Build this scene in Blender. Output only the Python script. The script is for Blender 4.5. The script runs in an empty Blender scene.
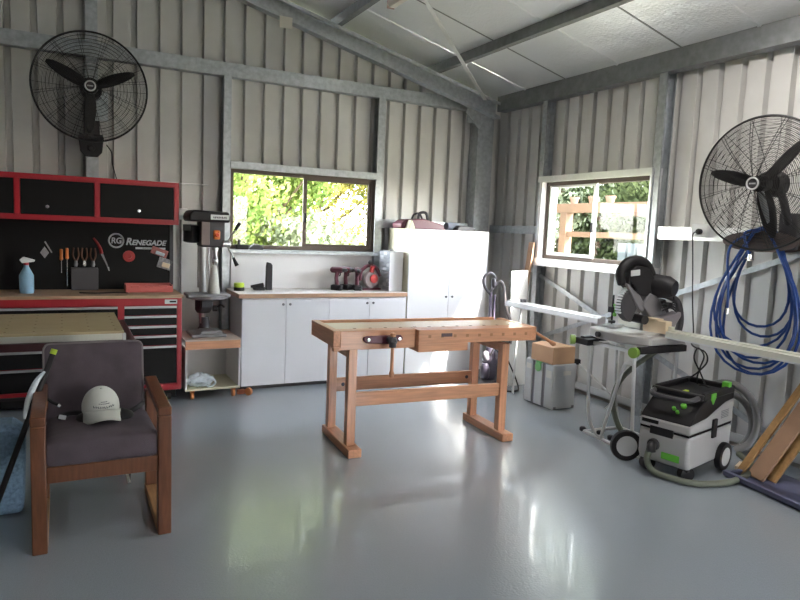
import bpy, bmesh, math, random
from mathutils import Vector as V, Matrix as Mx
random.seed(7)
rnd = random.uniform
PI = math.pi
sc = bpy.context.scene
COL = sc.collection

# ------------------------------------------------------------------ camera
EYE = V((0, 0, 1.62)); FPX = 650.0
def cam_axes(yaw, pitch, roll):
    cy, sy, cp, sp = math.cos(yaw), math.sin(yaw), math.cos(pitch), math.sin(pitch)
    f = V((sy*cp, cy*cp, -sp)); r = V((cy, -sy, 0)); d = f.cross(r)
    cr, sr = math.cos(roll), math.sin(roll)
    return cr*r + sr*d, -sr*r + cr*d, f
RT, DN, FW = cam_axes(0.48022616, 0.10775429, -0.04135855)
cd = bpy.data.cameras.new('camera'); cam = bpy.data.objects.new('camera', cd); COL.objects.link(cam)
m = Mx.Identity(4)
for i in range(3):
    m[i][0] = RT[i]; m[i][1] = -DN[i]; m[i][2] = -FW[i]; m[i][3] = EYE[i]
cam.matrix_world = m
cd.sensor_width = 36; cd.lens = FPX/800*36; cd.clip_start = 0.05
sc.camera = cam
def P(x, y, X=None, Y=None, Z=None):           # a point of the photo's 800x600 frame at a known world X, Y or Z
    d = RT*(x-400) + DN*(y-300) + FW*FPX
    t = X/d.x if X is not None else (Y/d.y if Y is not None else (Z-EYE.z)/d.z)
    return EYE + d*t

# ------------------------------------------------------------------ materials
MATS = {}
def mat(name, col, rough=.5, metal=0., var=0., vs=8., bump=0., bs=40., spec=.5, coat=0., emis=None, es=0., stretch=None, col2=None, vdetail=4.):
    if name in MATS: return MATS[name]
    M = bpy.data.materials.new(name); M.use_nodes = True
    nt = M.node_tree; b = nt.nodes['Principled BSDF']; L = nt.links
    b.inputs['Base Color'].default_value = (*col, 1); b.inputs['Roughness'].default_value = rough
    b.inputs['Metallic'].default_value = metal; b.inputs['Specular IOR Level'].default_value = spec
    b.inputs['Coat Weight'].default_value = coat
    if emis: b.inputs['Emission Color'].default_value = (*emis, 1); b.inputs['Emission Strength'].default_value = es
    tc = nt.nodes.new('ShaderNodeTexCoord'); src = tc.outputs['Object']
    if stretch:
        mp = nt.nodes.new('ShaderNodeMapping'); mp.inputs['Scale'].default_value = stretch
        L.new(src, mp.inputs[0]); src = mp.outputs[0]
    if var or col2:
        n = nt.nodes.new('ShaderNodeTexNoise'); n.inputs['Scale'].default_value = vs; n.inputs['Detail'].default_value = vdetail
        L.new(src, n.inputs['Vector'])
        cr = nt.nodes.new('ShaderNodeValToRGB')
        a = col if col2 else tuple(c*(1-var) for c in col); c2 = col2 if col2 else tuple(min(1, c*(1+var)) for c in col)
        cr.color_ramp.elements[0].position = .3; cr.color_ramp.elements[1].position = .7
        cr.color_ramp.elements[0].color = (*a, 1); cr.color_ramp.elements[1].color = (*c2, 1)
        L.new(n.outputs['Fac'], cr.inputs[0]); L.new(cr.outputs[0], b.inputs['Base Color'])
    if bump:
        n2 = nt.nodes.new('ShaderNodeTexNoise'); n2.inputs['Scale'].default_value = bs; n2.inputs['Detail'].default_value = 3
        L.new(src, n2.inputs['Vector'])
        bp = nt.nodes.new('ShaderNodeBump'); bp.inputs['Strength'].default_value = bump; bp.inputs['Distance'].default_value = .02
        L.new(n2.outputs['Fac'], bp.inputs['Height']); L.new(bp.outputs[0], b.inputs['Normal'])
    MATS[name] = M
    return M
def glass(name):
    M = bpy.data.materials.new(name); M.use_nodes = True; nt = M.node_tree; nt.nodes.clear()
    o = nt.nodes.new('ShaderNodeOutputMaterial'); mx = nt.nodes.new('ShaderNodeMixShader')
    t = nt.nodes.new('ShaderNodeBsdfTransparent'); t.inputs[0].default_value = (.96, .97, .96, 1)
    g = nt.nodes.new('ShaderNodeBsdfGlossy'); g.inputs['Roughness'].default_value = .03
    f = nt.nodes.new('ShaderNodeLayerWeight'); f.inputs[0].default_value = .5
    pw = nt.nodes.new('ShaderNodeMath'); pw.operation = 'POWER'; pw.inputs[1].default_value = 4.5
    ma = nt.nodes.new('ShaderNodeMath'); ma.operation = 'MULTIPLY_ADD'; ma.inputs[1].default_value = .6; ma.inputs[2].default_value = .012
    nt.links.new(f.outputs['Facing'], pw.inputs[0]); nt.links.new(pw.outputs[0], ma.inputs[0]); nt.links.new(ma.outputs[0], mx.inputs[0]); nt.links.new(t.outputs[0], mx.inputs[1]); nt.links.new(g.outputs[0], mx.inputs[2]); nt.links.new(mx.outputs[0], o.inputs[0])
    return M
def leafmat(name, c1, c2, scale=1.4):
    M = bpy.data.materials.new(name); M.use_nodes = True; nt = M.node_tree; nt.nodes.clear(); L = nt.links
    o = nt.nodes.new('ShaderNodeOutputMaterial'); mx = nt.nodes.new('ShaderNodeMixShader'); mx.inputs[0].default_value = .45
    d = nt.nodes.new('ShaderNodeBsdfDiffuse'); t = nt.nodes.new('ShaderNodeBsdfTranslucent')
    tc = nt.nodes.new('ShaderNodeTexCoord'); n = nt.nodes.new('ShaderNodeTexNoise'); n.inputs['Scale'].default_value = scale; n.inputs['Detail'].default_value = 5
    cr = nt.nodes.new('ShaderNodeValToRGB'); cr.color_ramp.elements[0].position = .35; cr.color_ramp.elements[1].position = .68
    cr.color_ramp.elements[0].color = (*c1, 1); cr.color_ramp.elements[1].color = (*c2, 1)
    L.new(tc.outputs['Object'], n.inputs[0]); L.new(n.outputs['Fac'], cr.inputs[0]); L.new(cr.outputs[0], d.inputs[0]); L.new(cr.outputs[0], t.inputs[0])
    L.new(d.outputs[0], mx.inputs[1]); L.new(t.outputs[0], mx.inputs[2]); L.new(mx.outputs[0], o.inputs[0])
    return M

sheet = mat('sheet_steel', (.60, .585, .565), .5, 0, var=.06, vs=3, bump=.03, bs=6)
galv = mat('galvanised', (.42, .44, .46), .42, .65, var=.16, vs=22, bump=.04, bs=30)
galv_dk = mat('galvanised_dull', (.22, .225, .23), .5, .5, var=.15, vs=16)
conc = mat('concrete', (.42, .38, .34), .9, var=.12, vs=6)
alu = mat('aluminium', (.78, .78, .77), .32, .7, var=.04, vs=10)
alu_cream = mat('anodised_rail', (.72, .71, .63), .4, .35)
bronze = mat('bronze_frame', (.085, .058, .045), .45, .2)
white = mat('white_laminate', (.68, .68, .71), .32, var=.012, vs=4)
whitep = mat('white_panel', (.72, .70, .70), .45, var=.02, vs=3)
cream = mat('cream_and_window_glow', (.62, .58, .43), .5)  # cream colour, also painted window light on the tall cabinet side
ply = mat('plywood', (.62, .42, .22), .5, var=.12, vs=5, stretch=(1, 14, 14))
beech = mat('beech', (.62, .30, .165), .42, var=.14, vs=4, stretch=(1.2, 16, 16), coat=.15)
beech_y = mat('beech_upright', (.62, .30, .165), .42, var=.14, vs=4, stretch=(16, 16, 1.2), coat=.15)
beech_d = mat('beech_crosswise', (.62, .30, .165), .42, var=.14, vs=4, stretch=(16, 1.2, 16), coat=.15)
benchtop = mat('bench_maple', (.62, .43, .25), .33, var=.12, vs=4, stretch=(1, 18, 18), coat=.3)
chairw = mat('chair_timber', (.15, .052, .022), .4, var=.25, vs=5, stretch=(12, 12, 1.5), coat=.2)
chairw_l = mat('chair_runner_timber', (.42, .22, .10), .45, var=.2, vs=5, stretch=(12, 1.5, 12))
tan = mat('tan_timber', (.36, .20, .075), .55, var=.14, vs=5, stretch=(12, 12, 1))
brownb = mat('brown_plank', (.36, .21, .13), .6, var=.15, vs=5)
pale = mat('pale_timber', (.74, .60, .42), .6, var=.1, vs=6)
red = mat('red_enamel', (.38, .012, .022), .32, var=.05, vs=3, coat=.3)
blk = mat('black_enamel', (.006, .005, .0055), .5, spec=.2)
blkp = mat('black_plastic', (.016, .014, .016), .5, spec=.35)
dkgrey = mat('dark_grey_plastic', (.055, .05, .055), .5)
midgrey = mat('grey_plastic', (.19, .18, .19), .45)
castgrey = mat('cast_iron', (.22, .21, .22), .4, .5, var=.15, vs=10)
silver = mat('bright_steel', (.68, .68, .69), .24, .9)
dull_steel = mat('drawer_lip', (.46, .46, .47), .35, .55)
wireblk = mat('black_wire', (.018, .016, .017), .5)
greyw = mat('light_grey_plastic', (.66, .66, .66), .42)
extw = mat('extractor_shell', (.46, .445, .44), .42)
green = mat('bright_green_plastic', (.14, .50, .05), .4)
lime = mat('lime_plastic', (.48, .62, .05), .4)
orange = mat('orange_plastic', (.78, .20, .035), .4)
castor_o = mat('orange_castor', (.62, .22, .07), .45)
redp = mat('red_plastic', (.50, .03, .03), .4)
salmon = mat('faded_red_plastic', (.58, .13, .11), .5)
maroon = mat('maroon_plastic', (.11, .022, .040), .42)
bluehose = mat('blue_hose', (.025, .075, .30), .35)
hosegrn = mat('olive_hose', (.15, .16, .12), .55)
hosegry = mat('grey_hose', (.23, .22, .22), .55)
seatf = mat('plum_grey_fabric', (.105, .082, .098), .95, var=.16, vs=9, bump=.35, bs=320)
pipingf = mat('fabric_piping', (.22, .19, .20), .9)
capf = mat('cap_cotton', (.60, .61, .57), .9, var=.04, vs=9, bump=.1, bs=200)
card = mat('cardboard', (.55, .33, .19), .8, var=.07, vs=4)
sysg = mat('case_grey', (.52, .53, .53), .45)
polyst = mat('white_foam_board', (.86, .86, .84), .7)
paper = mat('paper', (.66, .64, .58), .8)
orangeh = mat('orange_handle', (.62, .17, .03), .35)
clearb = mat('pale_film', (.62, .68, .72), .25, var=.12, vs=14, bump=.5, bs=22)
slate_blue = mat('slate_blue_plastic', (.12, .125, .21), .5)
bluefab = mat('blue_weave', (.16, .25, .36), .9, var=.3, vs=60)
drawercl = mat('clear_drawers', (.40, .40, .42), .3)
bbottle = mat('blue_liquid_bottle', (.22, .38, .52), .3)
decal = mat('silver_decal', (.56, .57, .60), .5)
badge_dk = mat('dark_badge', (.10, .055, .06), .4)
plum = mat('plum_brown_steel', (.07, .022, .026), .4)
lampw = mat('lamp_diffuser', (.9, .9, .88), .4, emis=(1, .97, .92), es=7)
lamp_off = mat('lamp_body', (.74, .70, .62), .5)
soil = mat('dry_grass', (.26, .25, .15), .95, var=.3, vs=3)
bark = mat('bark', (.085, .055, .03), .9, var=.3, vs=12, bump=.4, bs=30)
wtim = mat('weathered_timber', (.10, .055, .03), .8, var=.2, vs=5)
wsteel = mat('grey_fence_sheet', (.075, .09, .105), .5)
GL = glass('window_glass')
leaf_y = leafmat('leaves_yellow_green', (.16, .18, .04), (.48, .40, .12))
leaf_g = leafmat('leaves_green', (.08, .145, .035), (.30, .34, .10))
leaf_p = leafmat('leaves_pale', (.15, .185, .11), (.34, .37, .26))
leaf_d = leafmat('leaves_deep', (.06, .085, .035), (.19, .22, .10))

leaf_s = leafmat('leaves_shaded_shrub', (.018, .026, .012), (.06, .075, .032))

def floor_mat():
    M = bpy.data.materials.new('epoxy_floor'); M.use_nodes = True; nt = M.node_tree; b = nt.nodes['Principled BSDF']; L = nt.links
    tc = nt.nodes.new('ShaderNodeTexCoord')
    n = nt.nodes.new('ShaderNodeTexNoise'); n.inputs['Scale'].default_value = 260; n.inputs['Detail'].default_value = 2
    cr = nt.nodes.new('ShaderNodeValToRGB'); cr.color_ramp.elements[0].position = .3; cr.color_ramp.elements[1].position = .7
    cr.color_ramp.elements[0].color = (.28, .315, .355, 1); cr.color_ramp.elements[1].color = (.38, .415, .455, 1)
    n3 = nt.nodes.new('ShaderNodeTexNoise'); n3.inputs['Scale'].default_value = 1.2; n3.inputs['Detail'].default_value = 4
    mr = nt.nodes.new('ShaderNodeMapRange'); mr.inputs[3].default_value = .06; mr.inputs[4].default_value = .13
    n2 = nt.nodes.new('ShaderNodeTexNoise'); n2.inputs['Scale'].default_value = 75; n2.inputs['Detail'].default_value = 3
    bp = nt.nodes.new('ShaderNodeBump'); bp.inputs['Strength'].default_value = .16; bp.inputs['Distance'].default_value = .012
    for q in (n, n2, n3): L.new(tc.outputs['Object'], q.inputs['Vector'])
    L.new(n.outputs['Fac'], cr.inputs[0]); L.new(cr.outputs[0], b.inputs['Base Color'])
    L.new(n3.outputs['Fac'], mr.inputs[0]); L.new(mr.outputs[0], b.inputs['Roughness'])
    L.new(n2.outputs['Fac'], bp.inputs['Height']); L.new(bp.outputs[0], b.inputs['Normal'])
    b.inputs['Specular IOR Level'].default_value = .75; b.inputs['Coat Weight'].default_value = .25; b.inputs['Coat Roughness'].default_value = .05
    return M
def foil_mat():
    M = bpy.data.materials.new('foil_insulation'); M.use_nodes = True; nt = M.node_tree; b = nt.nodes['Principled BSDF']; L = nt.links
    b.inputs['Base Color'].default_value = (.84, .85, .86, 1); b.inputs['Metallic'].default_value = .6; b.inputs['Roughness'].default_value = .33
    tc = nt.nodes.new('ShaderNodeTexCoord')
    n = nt.nodes.new('ShaderNodeTexNoise'); n.inputs['Scale'].default_value = 45; n.inputs['Detail'].default_value = 4
    n2 = nt.nodes.new('ShaderNodeTexNoise'); n2.inputs['Scale'].default_value = 2.2; n2.inputs['Detail'].default_value = 3
    ad = nt.nodes.new('ShaderNodeMath'); ad.operation = 'MULTIPLY_ADD'; ad.inputs[1].default_value = 4
    bp = nt.nodes.new('ShaderNodeBump'); bp.inputs['Strength'].default_value = .45; bp.inputs['Distance'].default_value = .014
    L.new(tc.outputs['Object'], n.inputs['Vector']); L.new(tc.outputs['Object'], n2.inputs['Vector'])
    L.new(n2.outputs['Fac'], ad.inputs[0]); L.new(n.outputs['Fac'], ad.inputs[2]); L.new(ad.outputs[0], bp.inputs['Height']); L.new(bp.outputs[0], b.inputs['Normal'])
    return M

# ------------------------------------------------------------------ mesh helpers
class MB:
    def __init__(s): s.bm = bmesh.new(); s.mi = 0
    def _f(s, vs):
        try:
            f = s.bm.faces.new(vs); f.material_index = s.mi; return f
        except ValueError: return None
    def mat(s, i): s.mi = i; return s
    def hexa(s, p):
        v = [s.bm.verts.new(q) for q in p]
        for a in ((0,3,2,1),(4,5,6,7),(0,1,5,4),(1,2,6,5),(2,3,7,6),(3,0,4,7)): s._f([v[i] for i in a])
        return s
    def box(s, lo, hi):
        x0,y0,z0 = lo; x1,y1,z1 = hi
        return s.hexa([(x0,y0,z0),(x1,y0,z0),(x1,y1,z0),(x0,y1,z0),(x0,y0,z1),(x1,y0,z1),(x1,y1,z1),(x0,y1,z1)])
    def obox(s, c, sz, R):
        c = V(c); h = V(sz)/2
        pts = [(-1,-1,-1),(1,-1,-1),(1,1,-1),(-1,1,-1),(-1,-1,1),(1,-1,1),(1,1,1),(-1,1,1)]
        return s.hexa([c + R @ V((a*h.x, b*h.y, d*h.z)) for a,b,d in pts])
    def bar(s, p0, p1, w, d, up=(0,0,1)):        # rectangular bar between two points
        p0 = V(p0); p1 = V(p1); t = (p1-p0).normalized(); up = V(up)
        a = t.cross(up)
        if a.length < 1e-4: a = t.cross(V((1,0,0)))
        a.normalize(); b = a.cross(t).normalized()
        q = []
        for p in (p0, p1):
            for i, j in ((-1,-1),(1,-1),(1,1),(-1,1)): q.append(p + a*(i*w/2) + b*(j*d/2))
        return s.hexa(q)
    def cyl(s, p0, p1, r0, r1=None, n=16, caps=True):
        r1 = r0 if r1 is None else r1
        return s.tube([p0, p1], [r0, r1], n, caps=caps)
    def tube(s, pts, r, n=8, closed=False, caps=True):
        pts = [V(p) for p in pts]; k = len(pts)
        rs = [r[min(len(r)-1, int(i*(len(r)-1)/max(k-1,1)+.5))] for i in range(k)] if isinstance(r, (list, tuple)) else [r]*k
        T = []
        for i in range(k):
            if closed: t = pts[(i+1) % k] - pts[i-1]
            else: t = pts[min(i+1, k-1)] - pts[max(i-1, 0)]
            T.append(t.normalized() if t.length > 1e-9 else V((0,0,1)))
        a = T[0].orthogonal().normalized(); rings = []
        for i in range(k):
            a = (a - T[i]*a.dot(T[i]))
            a = a.normalized() if a.length > 1e-6 else T[i].orthogonal().normalized()
            b = T[i].cross(a)
            rings.append([s.bm.verts.new(pts[i] + (a*math.cos(2*PI*j/n) + b*math.sin(2*PI*j/n))*rs[i]) for j in range(n)])
        for i in range(k if closed else k-1):
            A = rings[i]; B = rings[(i+1) % k]
            for j in range(n): s._f([A[j], A[(j+1) % n], B[(j+1) % n], B[j]])
        if not closed and caps: s._f(rings[0][::-1]); s._f(rings[-1])
        return s
    def lathe(s, prof, c, axis=(0,0,1), n=24):   # prof: (radius, height along axis)
        c = V(c); t = V(axis).normalized(); a = t.orthogonal().normalized(); b = t.cross(a); rings = []
        for r, h in prof:
            r = max(r, 1e-4)
            rings.append([s.bm.verts.new(c + t*h + (a*math.cos(2*PI*j/n) + b*math.sin(2*PI*j/n))*r) for j in range(n)])
        for A, B in zip(rings, rings[1:]):
            for j in range(n): s._f([A[j], A[(j+1) % n], B[(j+1) % n], B[j]])
        s._f(rings[0][::-1]); s._f(rings[-1])
        return s
    def prism(s, poly, o, U, W, D):              # polygon in o + u*U + w*W pushed by D
        o = V(o); U = V(U); W = V(W); D = V(D)
        A = [s.bm.verts.new(o + U*u + W*w) for u, w in poly]; B = [s.bm.verts.new(o + U*u + W*w + D) for u, w in poly]
        s._f(A[::-1]); s._f(B); k = len(poly)
        for i in range(k): s._f([A[i], A[(i+1) % k], B[(i+1) % k], B[i]])
        return s
    def ell(s, c, r, n=16, m=10, z0=-1., R=None):
        c = V(c); rings = []
        for i in range(m+1):
            ph = math.asin(z0) + (PI/2 - math.asin(z0))*i/m
            ring = []
            for j in range(n):
                q = V((r[0]*math.cos(ph)*math.cos(2*PI*j/n), r[1]*math.cos(ph)*math.sin(2*PI*j/n), r[2]*math.sin(ph)))
                ring.append(s.bm.verts.new(c + (R @ q if R else q)))
            rings.append(ring)
        for A, B in zip(rings, rings[1:]):
            for j in range(n): s._f([A[j], A[(j+1) % n], B[(j+1) % n], B[j]])
        s._f(rings[0][::-1]); s._f(rings[-1])
        return s
    def chan(s, p0, p1, a, b, w, d, t=.006, lip=.015):  # C section: web along b (depth d), two flanges along a (width w)
        a = V(a); b = V(b)
        poly = [(0,0),(w,0),(w,lip),(w-t,lip),(w-t,t),(t,t),(t,d-t),(w-t,d-t),(w-t,d-lip),(w,d-lip),(w,d),(0,d)]
        return s.prism(poly, p0, a, b, V(p1)-V(p0))
    def build(s, name, mt, parent=None, bev=0., segs=2, smooth=True, ang=35, sub=0, solid=0., recalc=True):
        if not isinstance(mt, (list, tuple)): mt = [mt]
        bmesh.ops.remove_doubles(s.bm, verts=s.bm.verts, dist=1e-6)
        if recalc: bmesh.ops.recalc_face_normals(s.bm, faces=s.bm.faces)
        me = bpy.data.meshes.new(name); s.bm.to_mesh(me); s.bm.free()
        for q in mt: me.materials.append(q)
        if smooth:
            me.polygons.foreach_set('use_smooth', [True]*len(me.polygons)); me.set_sharp_from_angle(angle=math.radians(ang))
        o = bpy.data.objects.new(name, me); COL.objects.link(o)
        if parent: o.parent = parent
        if solid:
            q = o.modifiers.new('solid', 'SOLIDIFY'); q.thickness = solid; q.offset = 0
        if bev:
            q = o.modifiers.new('bev', 'BEVEL'); q.width = bev; q.segments = segs; q.limit_method = 'ANGLE'; q.angle_limit = math.radians(40)
        if sub:
            q = o.modifiers.new('sub', 'SUBSURF'); q.levels = sub; q.render_levels = sub
        return o
def tag(o, label, cat, group=None, kind=None):
    o['label'] = label; o['category'] = cat
    if group: o['group'] = group
    if kind: o['kind'] = kind
    return o
def thing(name, label, cat, loc=(0,0,0), rz=0, group=None, kind=None):
    o = bpy.data.objects.new(name, None); COL.objects.link(o); o.empty_display_size = .1
    o.location = loc; o.rotation_euler = (0, 0, rz)
    return tag(o, label, cat, group, kind)
def copy_tree(o, parent=None):
    c = o.copy(); COL.objects.link(c)
    if parent: c.parent = parent
    for ch in [q for q in bpy.data.objects if q.parent == o]: copy_tree(ch, c)
    return c
def text(s, size, name, mt, parent, loc, rot, ext=.001, sx=1., shear=0., bold=0., align='CENTER'):
    cu = bpy.data.curves.new(name, 'FONT'); cu.body = s; cu.size = size; cu.extrude = ext; cu.align_x = align; cu.align_y = 'CENTER'; cu.shear = shear; cu.offset = bold
    t = bpy.data.objects.new(name, cu); COL.objects.link(t)
    bpy.context.view_layer.update()
    me = bpy.data.meshes.new_from_object(t.evaluated_get(bpy.context.evaluated_depsgraph_get()))
    COL.objects.unlink(t); bpy.data.objects.remove(t)
    me.materials.clear(); me.materials.append(mt)
    o = bpy.data.objects.new(name, me); COL.objects.link(o); o.parent = parent; o.location = loc; o.rotation_euler = rot; o.scale = (sx, 1, 1)
    return o
def arc(c, r, a0, a1, n, U, W):
    c = V(c); U = V(U); W = V(W)
    return [c + U*(r*math.cos(a0+(a1-a0)*i/n)) + W*(r*math.sin(a0+(a1-a0)*i/n)) for i in range(n+1)]
def smooth_path(pts, k=8):                       # Catmull-Rom
    pts = [V(p) for p in pts]; out = []
    for i in range(len(pts)-1):
        p0 = pts[max(i-1,0)]; p1 = pts[i]; p2 = pts[i+1]; p3 = pts[min(i+2, len(pts)-1)]
        for j in range(k):
            t = j/k; out.append(.5*((2*p1)+(p2-p0)*t+(2*p0-5*p1+4*p2-p3)*t*t+(3*p1-p0-3*p2+p3)*t**3))
    return out + [pts[-1]]
X_, Y_, Z_ = V((1,0,0)), V((0,1,0)), V((0,0,1))

# ------------------------------------------------------------------ room
XL, XR, YF, YB = -3.4, 4.80, -3.2, 6.80
RIDGE = .70; SL = .252
def raf(x):  # underside of the rafters
    x = x if x > RIDGE else 2*RIDGE - x
    return 3.224 - SL*(x - 3.635)
def roof(x): return raf(x) + .285
b = MB(); b.box((XL-.1, YF-.1, -.12), (XR+.06, YB+.06, 0)); fl = b.build('floor', floor_mat()); tag(fl, 'glossy blue-grey epoxy floor of the shed', 'floor', kind='structure')
b = MB(); b.box((-40, -30, -.5), (45, 60, -.14)); g = b.build('ground', soil); tag(g, 'pale sunlit dry grass outside the shed', 'ground', kind='structure')

RS, RW, RD = .205, .054, .058      # rib spacing, width, depth
def ribs(b, a0, a1, z0, ztop, face, axis, sgn):
    """pans at 'face', narrow ribs set RD behind; axis 'x' (runs along X) or 'y'."""
    st = [a0]; k = math.floor(a0/RS)-1
    prof = []
    while k*RS < a1+RS:
        c = k*RS
        prof += [(c-RW/2-.003, 0), (c-RW/2+.003, 1), (c+RW/2-.003, 1), (c+RW/2+.003, 0)]; k += 1
    def dep(a):
        for (x0, d0), (x1, d1) in zip(prof, prof[1:]):
            if x0 <= a <= x1: return d0 + (d1-d0)*(a-x0)/max(x1-x0, 1e-6)
        return 0
    xs = [(a0, dep(a0))] + [p for p in prof if a0 < p[0] < a1] + [(a1, dep(a1))]
    if axis == 'x' and a0 < RIDGE < a1: xs = sorted(xs + [(RIDGE, dep(RIDGE))])
    prev = None
    for a, d in xs:
        f = face + sgn*d*RD; zt = ztop(a) if callable(ztop) else ztop
        p = [(a, f, z0), (a, f, zt)] if axis == 'x' else [(f, a, z0), (f, a, zt)]
        cur = [b.bm.verts.new(q) for q in p]
        if prev: b._f([prev[0], cur[0], cur[1], prev[1]])
        prev = cur
W1 = (1.53, 3.115, 1.355, 2.165)    # back window opening: x0 x1 z0 z1
W2 = (4.20, 5.75, 1.37, 2.20)       # side window opening: y0 y1 z0 z1
rt = lambda x: roof(x) - .01
b = MB(); ribs(b, XL, W1[0], .05, rt, YB, 'x', 1); ribs(b, W1[1], XR, .05, rt, YB, 'x', 1)
ribs(b, W1[0], W1[1], .05, W1[2], YB, 'x', 1); ribs(b, W1[0], W1[1], W1[3], rt, YB, 'x', 1)
b.box((XL, YB-.02, 0), (XR, YB+.06, .05))
w = b.build('wall_back', sheet, solid=.003, smooth=False); tag(w, 'ribbed grey sheet steel gable wall behind the cabinets', 'wall', kind='structure')
b = MB(); ez = roof(XR)-.01
ribs(b, YF, W2[0], .05, ez, XR, 'y', 1); ribs(b, W2[1], YB, .05, ez, XR, 'y', 1)
ribs(b, W2[0], W2[1], .05, W2[2], XR, 'y', 1); ribs(b, W2[0], W2[1], W2[3], ez, XR, 'y', 1)
b.mat(1).box((XR-.02, YF, 0), (XR+.06, YB, .05))
w = b.build('wall_right', [sheet, conc], solid=.003, smooth=False); tag(w, 'ribbed grey sheet steel wall behind the mitre saw', 'wall', kind='structure')
b = MB(); ribs(b, YF, YB, 0, roof(XL)-.01, XL, 'y', -1)
w = b.build('wall_left', sheet, solid=.003, smooth=False); tag(w, 'ribbed sheet steel wall out of the picture past the tool bench', 'wall', kind='structure')
DX0, DX1, DH = 3.65, 4.2, 2.3  # added opening out of view, sized for the fill light it lets in
b = MB(); ribs(b, XL, DX0, 0, rt, YF, 'x', -1); ribs(b, DX1, XR, 0, rt, YF, 'x', -1); ribs(b, DX0, DX1, DH, rt, YF, 'x', -1)
w = b.build('wall_front', sheet, solid=.003, smooth=False); tag(w, 'ribbed sheet steel wall behind the viewer with an added door opening for fill light', 'wall', kind='structure')
foil = foil_mat(); seam_m = mat('foil_seam_tape', (.22, .22, .22), .5)
b = MB()
for x0, x1 in ((XL-.05, RIDGE), (RIDGE, XR+.05)):
    for y0, y1 in [(YF-.05, 1.2), (1.2, 2.55), (2.55, 4.0), (4.0, 5.44), (5.44, YB+.06)]:
        b.mat(0).hexa([(x0,y0,roof(x0)),(x1,y0,roof(x1)),(x1,y1,roof(x1)),(x0,y1,roof(x0)),(x0,y0,roof(x0)+.04),(x1,y0,roof(x1)+.04),(x1,y1,roof(x1)+.04),(x0,y1,roof(x0)+.04)])
        b.mat(1).hexa([(x0,y1-.008,roof(x0)-.003),(x1,y1-.008,roof(x1)-.003),(x1,y1+.008,roof(x1)-.003),(x0,y1+.008,roof(x0)-.003),(x0,y1-.008,roof(x0)),(x1,y1-.008,roof(x1)),(x1,y1+.008,roof(x1)),(x0,y1+.008,roof(x0))])
for y in (4.72, 6.1, 3.3):   # light folded laps between the tape lines
    x0, x1 = RIDGE, XR
    b.mat(0).hexa([(x0,y-.012,roof(x0)-.008),(x1,y-.012,roof(x1)-.008),(x1,y+.012,roof(x1)-.008),(x0,y+.012,roof(x0)-.008),(x0,y-.02,roof(x0)),(x1,y-.02,roof(x1)),(x1,y+.02,roof(x1)),(x0,y+.02,roof(x0))])
c = b.build('ceiling', [foil, seam_m], smooth=False); tag(c, 'silver foil insulation sheets under the pitched roof', 'ceiling', kind='structure')

def steel(name, mb, label, cat='steel framing', mt=None, **k):
    return tag(mb.build(name, mt or galv, smooth=False, **k), label, cat, kind='structure')
YI, XI = 6.72, 4.70     # inner faces of the framing
# girts
steel('trim_1', MB().chan((XL,YI-.02,3.06),(4.42,YI-.02,3.06), Y_, Z_, .10, .13), 'galvanised girt running across the gable wall over the cabinets')
steel('trim_2', MB().chan((XL,YI,1.63),(1.46,YI,1.63), Y_, Z_, .08, .09), 'galvanised girt behind the drill press and overhead cabinet')
steel('trim_3', MB().chan((3.21,YI,1.63),(4.40,YI,1.63), Y_, Z_, .08, .10), 'galvanised girt just above the tall white cabinet')
steel('trim_4', MB().chan((XI,5.79,1.63),(XI,6.70,1.63), X_, Z_, .09, .09), 'short galvanised girt between corner column and side window')
steel('trim_5', MB().chan((XI,YF,1.63),(XI,4.13,1.63), X_, Z_, .09, .11), 'galvanised girt carrying the power outlet and hose hanger', mt=alu)
# eave purlin, bottom angle
steel('trim_6', MB().chan((XI-.04,YF,3.075),(XI-.04,6.62,3.075), X_, Z_, .12, .18), 'deep galvanised eave beam along the top of the side wall', mt=galv_dk)
b = MB(); b.box((XI+.02, YF, .05), (XI+.09, 6.7, .06)); b.box((XI+.02, YF, .05), (XI+.026, 6.7, .125)); steel('trim_7', b, 'galvanised angle along the foot of the side wall', mt=alu)
# posts
steel('trim_8', MB().chan((1.505,YI-.04,0),(1.505,YI-.04,3.06), -X_, Y_, .075, .12), 'galvanised wall post between drill press and back window')
steel('trim_9', MB().chan((3.205,YI-.04,0),(3.205,YI-.04,3.06), -X_, Y_, .085, .12), 'galvanised wall post between back window and tall cabinet')
steel('trim_10', MB().chan((XI-.02,5.79,0),(XI-.02,5.79,3.08), -Y_, X_, .07, .12), 'galvanised wall post at the corner end of the side window')
steel('trim_11', MB().chan((XI-.02,4.22,0),(XI-.02,4.22,3.08), -Y_, X_, .085, .12), 'galvanised wall post between side window and wall fan')
steel('trim_12', MB().chan((.20,YI-.04,0),(.20,YI-.04,raf(.2)), X_, Y_, .10, .12), 'galvanised wall post behind the wall fan over the tool bench')
b = MB(); b.chan((4.39,6.60,0),(4.39,6.60,3.12), X_, Y_, .11, .18); b.chan((4.61,6.60,0),(4.61,6.60,3.12), -X_, Y_, .11, .18)
steel('column_1', b, 'heavy galvanised corner column beside the tall cabinet', 'steel column')
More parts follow.
